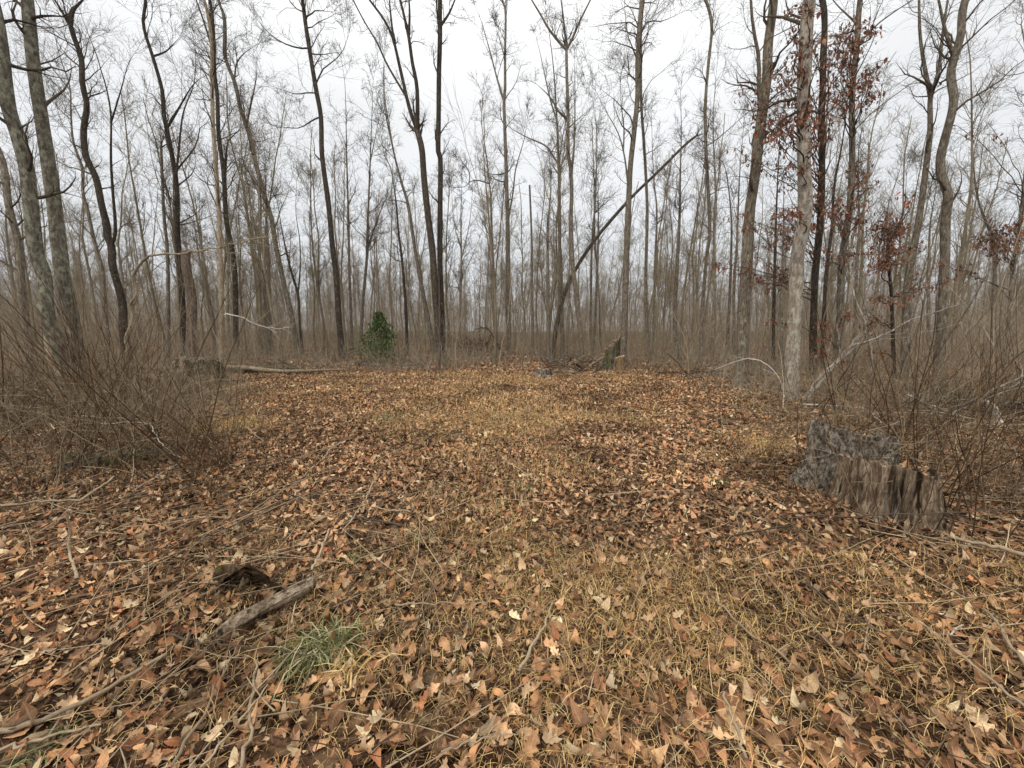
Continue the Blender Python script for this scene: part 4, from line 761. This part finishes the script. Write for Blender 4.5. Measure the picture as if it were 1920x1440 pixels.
# split weathered board
p0, p1 = gnd(404, 1191, .075), gnd(590, 1086, .085); n_ = 30; ax = unit(p1 - p0); sd_ = unit(np.cross(ax, [0, 0, 1.])); th = np.arange(16) / 16 * 6.2832
sec = []
for i in range(n_):
    u = i / (n_ - 1); wv = .045 * (1 - .25 * abs(u - .6)) * (min(1, u * 6 + .1)) * min(1, (1 - u) * 9 + .25); q = p0 + (p1 - p0) * u + np.array([0, 0, .015 * math.sin(u * 6)])
    rr = 1 + .22 * (vnoise(np.stack([np.cos(th) * 3, np.sin(th) * 3, np.full(16, u * 1.5)], 1)) - .5) * 2
    sec.append(q + (np.cos(th) * wv * rr)[:, None] * sd_ + (np.sin(th) * .03 * rr)[:, None] * np.array([0, 0, 1.]))
V = np.array(sec).reshape(-1, 3); i = np.arange(n_ - 1)[:, None] * 16; k = np.arange(16)[None]; F = np.stack([i + k, i + (k + 1) % 16, i + 16 + (k + 1) % 16, i + 16 + k], -1).reshape(-1, 4)
M_BOARD = wood_mat('board_wood', (.09, .06, .04), (.36, .275, .19), (.60, .49, .36), None, 0, (30, 30, 30))
rt_ = empty('split_wood', p0, 'split weathered slab of wood lying near the large green grass tuft', 'wood slab'); obj('slab', make_mesh('slab', [(V - p0, F)]), M_BOARD, rt_)
for i in range(6):
    o0 = p0 + (p1 - p0) * rng.uniform(0, .15) + sd_ * rng.uniform(-.03, .05); o1 = o0 + ax * rng.uniform(.25, .6); Q, R, t2 = limb3([o0 - ax * .06, (o0 + o1) / 2 + np.array([0, 0, .018]), o1], [.002, .008, .003], 5, .2, 9, i); obj('splinter', make_mesh('splinter', [(t2[0] - p0, t2[1])]), M_BOARD, rt_)
# rotten hollow root
b10 = gnd(482, 1105, .02); nU, nA = 12, 14; V = []
for i in range(nU):
    u = i / (nU - 1)
    for j in range(nA):
        a_ = math.pi * (j / (nA - 1)); r_ = .15 * (1 - .35 * u) * (1 + .35 * (float(vnoise(np.array([u * 5, j * .7, 3.3]))) - .5) * 2); V.append((math.cos(a_) * r_ * 1.25 - u * .22, -.05 + u * .16, math.sin(a_) * r_ - .015 + .02 * math.sin(u * 9)))
V = np.array(V); V2 = V * np.array([.78, 1, .78]) + np.array([-.01, .012, 0]); a = (np.arange(nU - 1)[:, None] * nA + np.arange(nA - 1)[None]).ravel(); F = np.stack([a, a + 1, a + nA + 1, a + nA], 1)
front = np.arange(nA - 1); F3 = np.stack([front, front + 1, front + 1 + nU * nA, front + nU * nA], 1); Fi = F[:, ::-1] + nU * nA
rt_ = empty('rotten_wood', b10, 'dark rotten hollow piece of wood behind the split slab', 'rotten wood'); obj('shell', make_mesh('shell', [(np.vstack([V, V2]), np.vstack([F, Fi, F3]))]), wood_mat('rotten_wood', (.012, .008, .005), (.06, .04, .024), (.17, .115, .065), (.05, .05, .014), .35, (12, 12, 12)), rt_)
# single sticks
def stick(label, pts, r0, r1, mt=None, name='stick', cat='stick', side=0, group=None):
    """pts: (px, py, lift) on the ground or (px, py, None, Y) in the air"""
    P = [gnd(p[0], p[1], p[2] + (.035 if p[2] < .1 else 0)) if p[2] is not None else at(p[0], p[1], p[3]) for p in pts]
    n = max(8, len(P) * 5); Q = resample(np.array(P), n); Lq = np.linalg.norm(Q[-1] - Q[0]); wv = np.cumsum(rng.normal(0, .008, (n, 3)), 0) * Lq; wv -= np.linspace(0, 1, n)[:, None] * wv[-1]; Q = Q + wv * np.array([1, 1, .5]); Q[1:-1] += rng.normal(0, .0035 + .05 * r0, (n - 2, 3)); R = np.linspace(r0, r1, n)
    parts = [tube(Q, R, 7, .14, P[0][0], 40)]
    if side:
        s_, d_, r_, t_ = pick(Q[None], R[None], side, .25); L_ = np.linalg.norm(Q[-1] - Q[0]); E = grow(s_, fork_dirs(d_, .6, .2), rng.uniform(.12, .35, side) * L_, 4, .15, .02); parts.append(tube(E, taper(r_ * .6, r_ * .25, 5), 5))
        s_, d_, r_, t_ = pick(E, taper(r_ * .6, r_ * .25, 5), 2, .3); E = grow(s_, fork_dirs(d_, .6, .2), rng.uniform(.05, .15, len(s_)) * L_, 3, .15, .02); parts.append(tube(E, taper(r_ * .6, r_ * .3, 4), 4))
    b = Q[0].copy(); return obj(name, make_mesh(name, [(v_ - b, f_) for v_, f_ in parts]), mt or M_STICK, None, label, cat, group, loc=b)
M_STK = plain('tan_stick', [(.30, .235, .16), (.40, .32, .22), (.24, .18, .12)], 'obj', sc=25); M_STKD = plain('dark_stick', [(.06, .045, .034), (.10, .075, .055)], 'obj', sc=25)
stick('long thick tan stick crossing the leaves at the lower left corner', [(-20, 1378, .03), (150, 1318, .035), (311, 1227, .04)], .011, .008, M_STK)
stick('thinner tan stick lying parallel below the long thick one', [(-10, 1408, .03), (90, 1385, .03), (190, 1358, .03)], .007, .004, M_STK)
stick('short pale stick standing up out of the leaves', [(305, 1318, .02), (333, 1250, None, 1.75), (357, 1182, None, 1.72)], .006, .008, M_STK)
stick('pale broken stalk propped steeply at the far left', [(142, 1086, .02), (133, 1030, None, 2.5), (124, 964, None, 2.48)], .009, .007, M_STK)
stick('pale stalk slanting up beside the horizontal tan stalk', [(148, 940, .25), (213, 893, .33)], .008, .007, M_STK)
stick('horizontal tan stalk at the foot of the bramble thicket', [(-10, 948, .2), (70, 943, .22), (150, 938, .25)], .009, .008, M_STK)
stick('long curved weed stem reaching up from the bottom edge', [(320, 1445, .03), (390, 1320, .04), (458, 1191, .04)], .006, .003, M_STK)
stick('dry brown stem right of the long curved one', [(452, 1440, .03), (470, 1350, .03), (480, 1240, .03)], .007, .005, M_STK)
stick('thin straight pale stem lying toward the grass tuft', [(375, 1440, .04), (440, 1360, .04), (502, 1284, .05)], .005, .003, M_STK)
stick('thin dark twig lying across the front of the grass tuft', [(310, 1185, .05), (440, 1210, .06), (590, 1228, .06)], .005, .003, M_STKD)
stick('pale short limb rising from the end of the split slab', [(586, 1068, .02), (602, 1030, .10), (617, 992, .12)], .008, .006, M_STK)
stick('forked dark twig from the rotten hollow to the board', [(488, 1108, .03), (520, 1085, .06), (537, 1066, .08)], .006, .004, M_STKD)
stick('white twig bent sharply like an elbow before the brambles', [(187, 795, None, 4.6), (257, 800, None, 4.5), (300, 830, None, 4.3), (338, 863, None, 4.1), (313, 880, None, 4.0), (244, 928, None, 3.6)], .006, .004, M_WHITE, 'twig', 'twig')
stick('nearly level grey stick across the bramble thicket', [(97, 806, None, 4.9), (180, 793, None, 4.9), (277, 776, None, 5.0)], .010, .005, M_STICK)
stick('charred black stick leaning over the rotten mossy log', [(138, 880, .02), (154, 850, None, 4.3), (170, 825, None, 4.35)], .012, .012, M_STKD)
stick('pale crooked stick lying alone in the lower middle', [(969, 1262, .03), (1000, 1205, .035), (1036, 1129, .04)], .008, .005, M_STK)
stick('dark stick lying on leaves in the middle of the clearing', [(850, 1126, .03), (868, 1092, .03), (886, 1060, .03)], .008, .006, M_STKD)
stick('thin straight pale stem lying level in mid clearing', [(742, 1133, .04), (830, 1130, .04), (916, 1129, .04)], .004, .003, M_STK)
stick('fine curved straw stem low in the middle', [(827, 1409, .05), (910, 1385, .06), (991, 1371, .06)], .0035, .002, M_STK)
stick('long pale twig lying toward the right bottom corner', [(1333, 1120, .03), (1400, 1180, .04), (1458, 1222, .04), (1600, 1345, .03)], .006, .003, M_STK)
stick('long dark twig lying below the double stump', [(1489, 1067, .03), (1564, 1133, .04), (1671, 1196, .04)], .007, .004, M_STKD)
stick('long dark stem held level in front of the double stump', [(1482, 970, .10), (1600, 966, .16), (1760, 962, .22), (1930, 954, .3)], .006, .004, M_STKD)
stick('pale branch entering from the right edge below the stump', [(1930, 1042, .12), (1850, 1022, .1), (1778, 1006, .08)], .016, .008, M_STK, side=3)
stick('thin white stem standing right of the stump', [(1772, 1190, .02), (1788, 1065, None, 2.75), (1776, 1000, None, 2.8)], .004, .003, M_WHITE, 'twig', 'twig')
stick('long straw stem slanting to the right edge', [(1930, 1333, .05), (1800, 1228, .08), (1698, 1147, .08)], .006, .003, M_STK)
stick('thick pale broken stalk at the right edge', [(1925, 1250, .04), (1880, 1190, .06), (1845, 1142, .06)], .009, .006, M_STK)
stick('tan stick lying near the curled bark at the lower right', [(1402, 1425, .03), (1380, 1360, .04), (1358, 1298, .05)], .006, .005, M_STK)
stick('dark twig lying left of the double stump', [(1330, 1015, .03), (1400, 1000, .03), (1490, 985, .03)], .009, .005, M_STKD)
for i, (a_, b_, c_, d_) in enumerate([(700, 905, 640, 1000), (720, 930, 690, 1010), (770, 960, 700, 950), (760, 985, 655, 965), (610, 880, 470, 960), (560, 850, 480, 880), (640, 830, 560, 900), (560, 930, 380, 1010)]):
    stick('grey stick of the crossed sticks in the open left of centre', [(a_, b_, .03), ((a_ + c_) / 2, (b_ + d_) / 2 + rng.normal(0, 4), .05), (c_, d_, .03)], .008, .004, M_STKD if i % 2 else M_STK, group='crossed sticks in the clearing')
# bark curl near the lower right
pb = gnd(1368, 1330, .03); Vb, Fb, Ub = leaf_template(1, 12, -.25, .5, .2, 99); Rb = rot(np.array([-.55]), np.array([.1]), np.array([.15]))[0]
obj('bark_piece', make_mesh('bark_piece', [(np.vstack([(Vb * np.array([.8, 1, 1])) @ Rb.T * .27]), Fb)], Ub), M_LEAF1, None, 'large curled brown bark strip on the grass at the lower right', 'bark', loc=pb)
# bent white saplings and branches at the right
stick('white sapling bent over in a long arch beside the pale tree', [(1515, 757, .0), (1545, 705, None, 8.3), (1580, 660, None, 8.3), (1640, 630, None, 8.3), (1700, 605, None, 8.2), (1750, 586, None, 8.1), (1800, 568, None, 8.0)], .036, .009, M_PALE, 'bent_sapling', 'sapling', 6)
stick('shorter white sapling leaning beside the long arched one', [(1500, 752, .0), (1540, 700, None, 8.5), (1580, 665, None, 8.5), (1613, 625, None, 8.5)], .032, .016, M_PALE, 'bent_sapling', 'sapling', 2)
stick('thin white twig arching down to the clearing edge', [(1466, 755, .0), (1468, 735, None, 8.9), (1458, 712, None, 9), (1435, 683, None, 9.2), (1395, 673, None, 9.4), (1340, 693, None, 9.6)], .016, .006, M_WHITE, 'bent_sapling', 'sapling', 4)
stick('pale crooked sapling hanging behind the arched white one', [(1640, 712, None, 9.2), (1632, 668, None, 9.2), (1614, 603, None, 9.2), (1600, 550, None, 9.3), (1588, 500, None, 9.4)], .034, .010, M_PALE, 'bent_sapling', 'sapling', 5)
stick('pale branch lying on leaves behind the double stump', [(1500, 758, .03), (1570, 762, .10), (1620, 768, .12), (1667, 800, .04)], .02, .012, M_WHITE, side=3)
stick('long pale branch crossing the right brush', [(1790, 775, None, 6.2), (1830, 745, None, 6.1), (1880, 722, None, 6.0), (1935, 700, None, 5.9)], .018, .012, M_PALE, 'branch', 'branch', 3)
stick('second pale branch crossing the right brush below the first', [(1780, 768, None, 6.4), (1830, 752, None, 6.1), (1880, 735, None, 5.9), (1935, 722, None, 5.7)], .016, .010, M_PALE, 'branch', 'branch', 3)
stick('pale branch sloping down over the mossy log end', [(1700, 740, None, 6.6), (1740, 757, None, 6.5), (1800, 780, None, 6.4), (1860, 800, None, 6.2)], .012, .010, M_WHITE, 'branch', 'branch', 3)
stick('thick dark branch leaning up to the right out of the brush', [(1718, 865, .1), (1740, 820, None, 4.9), (1775, 775, None, 5.0), (1850, 730, None, 5.0), (1935, 650, None, 5.0)], .016, .008, M_STKD, 'branch', 'branch', 4)
stick('white bent sapling bowed over behind the bramble thicket', [(250, 690, None, 11), (252, 640, None, 11), (257, 583, None, 11), (273, 523, None, 11), (300, 490, None, 10.9), (340, 477, None, 10.8), (433, 463, None, 10.6), (505, 442, None, 10.4)], .045, .010, M_TAN, 'bent_sapling', 'sapling', 8)
stick('bleached branch sticking out left of the cedar', [(420, 590, None, 13), (440, 590, None, 12.8), (467, 600, None, 12.6), (500, 613, None, 12.4), (550, 613, None, 12.2)], .022, .008, M_WHITE, 'branch', 'branch', 8)
stick('dark arched branch over the withered treetop', [(938, 655, None, 19), (925, 630, None, 19), (912, 615, None, 19), (890, 618, None, 19)], .05, .02, M_STKD, 'branch', 'branch', 3)
# brush piles
def pile(px0, px1, py, hgt, k, label, group, rmax=.03):
    for i in range(k):
        a_ = rng.uniform(px0, px1); c_ = gnd(a_, py + rng.normal(0, 5), 0); an = rng.normal(0, .9); ln = rng.uniform(.7, 2.0)
        d = np.array([math.cos(an), math.sin(an) * .6, rng.normal(0, .32)]) * ln / 2; c_ = c_ + np.array([0, 0, rng.uniform(.03, hgt)]); P = np.array([c_ - d, c_ + rng.normal(0, .06, 3), c_ + d]); P[:, 2] = np.maximum(P[:, 2], gz(P[:, 0], P[:, 1]) + .02)
        n = 9; Q = resample(P, n) + rng.normal(0, .015, (n, 3)); r0 = rng.uniform(.010, rmax); R = np.linspace(r0, r0 * .45, n); s_, d_, r_, t_ = pick(Q[None], R[None], 4, .3); E = grow(s_, fork_dirs(d_, .6, .2), rng.uniform(.2, .6, 4), 3, .15, .02)
        b = Q[0].copy(); obj('stick', make_mesh('stick', [(v_ - b, f_) for v_, f_ in (tube(Q, R, 6, .1, i, 20), tube(E, taper(r_ * .6, r_ * .3, 4), 4))]), (M_STKD, M_OLD, M_STKD, M_TAN)[i % 4], None, label, 'stick', group, loc=b)
pile(1030, 1130, 695, .42, 40, 'grey stick of the brush pile by the sawn stump', 'sticks in the brush pile', .035)
pile(640, 800, 684, .30, 24, 'grey stick in the brush line below the cedar', 'sticks in the brush line below the cedar')
pile(440, 640, 686, .35, 20, 'grey stick lying along the long pale fallen log', 'sticks along the fallen log')
pile(1250, 1380, 706, .18, 16, 'grey stick along the shaded clearing edge near the companion stems', 'sticks along the right clearing edge')
pile(1800, 1930, 790, .45, 22, 'bleached stick in the brush heap beyond the double stump', 'sticks in the right brush heap')
pile(0, 130, 765, .5, 20, 'grey stick in the brush heap below the lichen covered trunks', 'sticks in the left brush heap')

# ------------------------------------------------------------------ cedar, withered treetop, brambles
def foliage(c, r, k, size, mt, name, parent, base, shape='cone'):
    u = rng.uniform(0, 1, k); a_ = rng.uniform(0, 6.28, k); q = np.sqrt(rng.uniform(.05, 1, k))
    rad = (np.where(u < .25, .8 + u * .8, 1 - ((u - .25) / .75) ** 1.25 * .93) if shape == 'cone' else np.sqrt(np.clip(1 - (2 * u - 1) ** 2, 0, 1))) * (1 + .28 * np.sin(a_ * 3 + u * 9) + .25 * np.sin(a_ * 5 - u * 17) + rng.normal(0, .12, k))
    P = np.stack([np.cos(a_) * rad * q * r[0], np.sin(a_) * rad * q * r[0], u * r[1]], 1) + c + rng.normal(0, .05, (k, 3)); keepq = v2(a_ * 1.3, u * 6, 1.2, 5) > .33; P = P[keepq]; k = len(P)
    V_, F_, U_ = scatter(far_t[0], P, rot(rng.uniform(0, 6.28, k), rng.normal(.5, .6, k), rng.normal(0, .6, k)), rng.uniform(.6, 1.3, k) * size); obj(name, make_mesh(name, [(V_ - base, F_)]), mt, parent)
bc = onground(714, 19); rt_ = empty('cedar_shrub', bc, 'dense dark green cedar, the only evergreen at the wood edge', 'shrub')
M_CEDAR = plain('cedar_green', [(0.06, 0.0975, 0.033), (0.112, 0.165, 0.054), (0.165, 0.21, 0.075), (0.0825, 0.112, 0.045)], sc=6, rough=.8)
obj('trunk', make_mesh('trunk', [tube(np.array([[0, 0, -.1], [.02, 0, 1.1], [0, 0, 2.1]]), np.array([.07, .05, .01]), 6)]), M_RED, rt_); foliage(bc, (.92, 2.35), 3600, .14, M_CEDAR, 'foliage', rt_, bc)
bt = gnd(890, 668); rt_ = empty('withered_treetop', bt, 'fallen treetop with withered dark leaves in the gap', 'fallen branch')
S = bt + rng.normal(0, .25, (14, 3)) * np.array([2.2, .6, .2]); D = np.stack([rng.normal(0, 1, 14), rng.normal(0, .4, 14), rng.uniform(.3, 1, 14)], 1)
obj('branch', make_mesh('branch', [(v_ - bt, f_) for v_, f_ in crown(S, D, rng.uniform(.8, 1.8, 14), np.full(14, .025), .006, 5, 4)]), M_TWIG, rt_)
M_WITH = plain('withered_leaves', [(.05, .035, .027), (.10, .07, .052), (.15, .11, .085)], sc=8, rough=.9)
k = 1100; P = bt + np.stack([rng.normal(0, .75, k), rng.normal(0, .35, k), np.abs(rng.normal(.45, .35, k))], 1); V_, F_, U_ = scatter(far_t[0], P, rot(rng.uniform(0, 6.28, k), rng.normal(.8, .6, k), rng.normal(0, .6, k)), rng.uniform(.08, .16, k)); o_ = obj('withered_leaves', make_mesh('withered_leaves', [(V_ - bt, F_)]), M_WITH, rt_, kind='stuff')
def bramble(px, Y, h, k, lean, label, group, mt=None, rr=.0042, spread=.22):
    b = onground(px, Y); S = b + np.stack([rng.normal(0, spread, k), rng.normal(0, spread, k), np.full(k, -.02)], 1); D = np.stack([rng.normal(lean, .32, k), rng.normal(0, .3, k), np.ones(k)], 1); ln = h * rng.uniform(.55, 1.1, k)
    P = grow(S, D, ln, 8, .055, -.012); R = taper(rng.uniform(.6, 1.35, k) * rr * (.6 + Y / 10), np.full(k, .0015 + .00015 * Y), 9); o = [tube(P, R, 5)]
    s_, d_, r_, t_ = pick(P, R, 3, .25); E = grow(s_, fork_dirs(d_, .5, .2), np.repeat(ln, 3) * rng.uniform(.08, .28, len(s_)), 4, .10, .02); o.append(tube(E, taper(r_ * .6, r_ * .35, 5), 3))
    obj('bramble_shrub', make_mesh('bramble_shrub', [(v_ - b, f_) for v_, f_ in o]), mt or M_CANE, None, label, 'shrub', group, loc=b)
for i in range(40):
    Yb = rng.uniform(3.9, 9.0); pxb = rng.uniform(-80, 410) if Yb > 5 else rng.uniform(-160, 330); hb = rng.uniform(1.2, 2.9) * (.8 + Yb / 20)
    if pxb > 290 and Yb > 5: pxb -= 200
    where = 'beside the rotten mossy log' if Yb < 5.6 and pxb > 60 else 'at the left edge' if pxb < 60 else 'before the mossy cut stump' if pxb > 270 else 'under the lichen covered trunks' if Yb > 7 else 'in the heart of the left thicket'
    size = 'tall' if hb > 2.3 else 'low' if hb < 1.5 else 'middling'; much = 'dense' if i % 2 else 'sparse'
    bramble(pxb, Yb, hb, rng.integers(5, 8) if i % 2 else rng.integers(3, 6), rng.normal(-.20, .26), f'{size} {much} bare bramble shrub {where}', 'brambles in the thicket left of the clearing', rr=.0048 if i % 2 else .0075, spread=.3)
bramble(395, 4.4, 1.45, 34, -.42, 'densest bramble sheaf, its canes leaning together at the edge of the straw grass', None, spread=.12)
bramble(190, 5.0, 2.5, 12, -.1, 'tallest bare shrub with upright dark canes in the left thicket', None, rr=.006)
for i in range(36):
    Yb = rng.uniform(2.7, 8.0); pxb = rng.uniform(1560, 1980) if Yb > 4.2 else rng.uniform(1790, 2050); hb = rng.uniform(.9, 2.3) * (.7 + Yb / 14)
    where = 'at the right edge' if pxb > 1860 else 'beyond the double stump' if pxb < 1690 else 'by the thick broken log end' if Yb > 5.5 else 'just right of the double stump'
    size = 'tall' if hb > 1.7 else 'low' if hb < 1.15 else 'middling'; much = 'dense' if i % 2 else 'sparse'
    bramble(pxb, Yb, hb, rng.integers(6, 10) if i % 2 else rng.integers(3, 5), .12, f'{size} {much} bare bramble shrub {where}', 'brambles in the brush around the double stump', rr=.0046 if i % 2 else .007, spread=.3)
bramble(1500, 3.9, .95, 14, .02, 'low thin bramble growing against the near side of the double stump', None, rr=.003)
bramble(1640, 3.0, .9, 9, .05, 'few dark stems rising in front of the split stump half', None, rr=.004)
bramble(1812, 4.2, 1.9, 6, .22, 'tall dark stems standing right of the double stump', None, rr=.0065)
# tangle of dead twigs lying in both thickets
def tangle(K, test, Y0, Y1, zmax, mt, name, label):
    x, y = wedge(Y0, Y1, K / (1.36 * (Y1 ** 2 - Y0 ** 2))); x, y = keep(x, y, test(x, y)); K = len(x)
    S = np.stack([x, y, gz(x, y) + rng.uniform(0, 1, K) ** 2 * zmax], 1); D = np.stack([rng.normal(0, 1, K), rng.normal(0, 1, K), rng.normal(.1, .3, K)], 1); ln = rng.uniform(.3, 1.3, K); P = grow(S, D, ln, 5, .12, -.02); P[..., 2] = np.maximum(P[..., 2], gz(P[..., 0], P[..., 1]) + .01)
    R = taper(rng.uniform(.5, 1.5, K) * (.0015 + .0005 * y), .001 + .0002 * y, 6); s_, d_, r_, t_ = pick(P, R, 3, .2); E = grow(s_, fork_dirs(d_, .6, .2), np.repeat(ln, 3) * rng.uniform(.15, .4, len(s_)), 3, .15, 0)
    obj(name, make_mesh(name, [tube(P, R, 4), tube(E, taper(r_ * .6, r_ * .35, 4), 3)]), mt, label=label, cat='dead twigs', kind='stuff')
tangle(3500, lambda x, y: notclear(x, y) * (x < 0) * np.clip((y - 3.2) / .8, 0, 1), 3.2, 10, .6, M_BRUSH, 'twig_tangle', 'tangle of dead grey twigs lying under the left brambles')
tangle(3500, lambda x, y: notclear(x, y) * (x > 0) * np.clip((y - 2.2) / 1.0, .1, 1), 2.2, 10, .55, M_BRUSH, 'twig_tangle', 'tangle of dead grey twigs lying around the double stump')

# ------------------------------------------------------------------ the damp air of the wood
def box(x0, x1, y0, y1, z0, z1):
    V = np.array([[x, y, z] for z in (z0, z1) for y in (y0, y1) for x in (x0, x1)], float); return V, np.array([[0, 2, 3, 1], [4, 5, 7, 6], [0, 1, 5, 4], [2, 6, 7, 3], [0, 4, 6, 2], [1, 3, 7, 5]])
hm = bpy.data.materials.new('haze'); hm.use_nodes = True; ht = hm.node_tree; ht.nodes.remove(ht.nodes['Principled BSDF']); pv = ht.nodes.new('ShaderNodeVolumePrincipled')
pv.inputs['Density'].default_value = .0004; pv.inputs['Color'].default_value = (.93, .95, .97, 1); pv.inputs['Anisotropy'].default_value = .2; ht.links.new(pv.outputs[0], ht.nodes['Material Output'].inputs['Volume'])
zt = max(float(np.max(np.array(o_.bound_box)[:, 2] + o_.matrix_basis.translation.z)) for o_ in SC.objects if o_.type == 'MESH') + 1.0
hz = obj('haze', make_mesh('haze', [box(-300, 300, -30, 500, -4.0, max(zt, 36))], smooth=False), hm, kind='stuff', label='thin damp haze between the trees', cat='haze'); hz.display_type = 'WIRE'
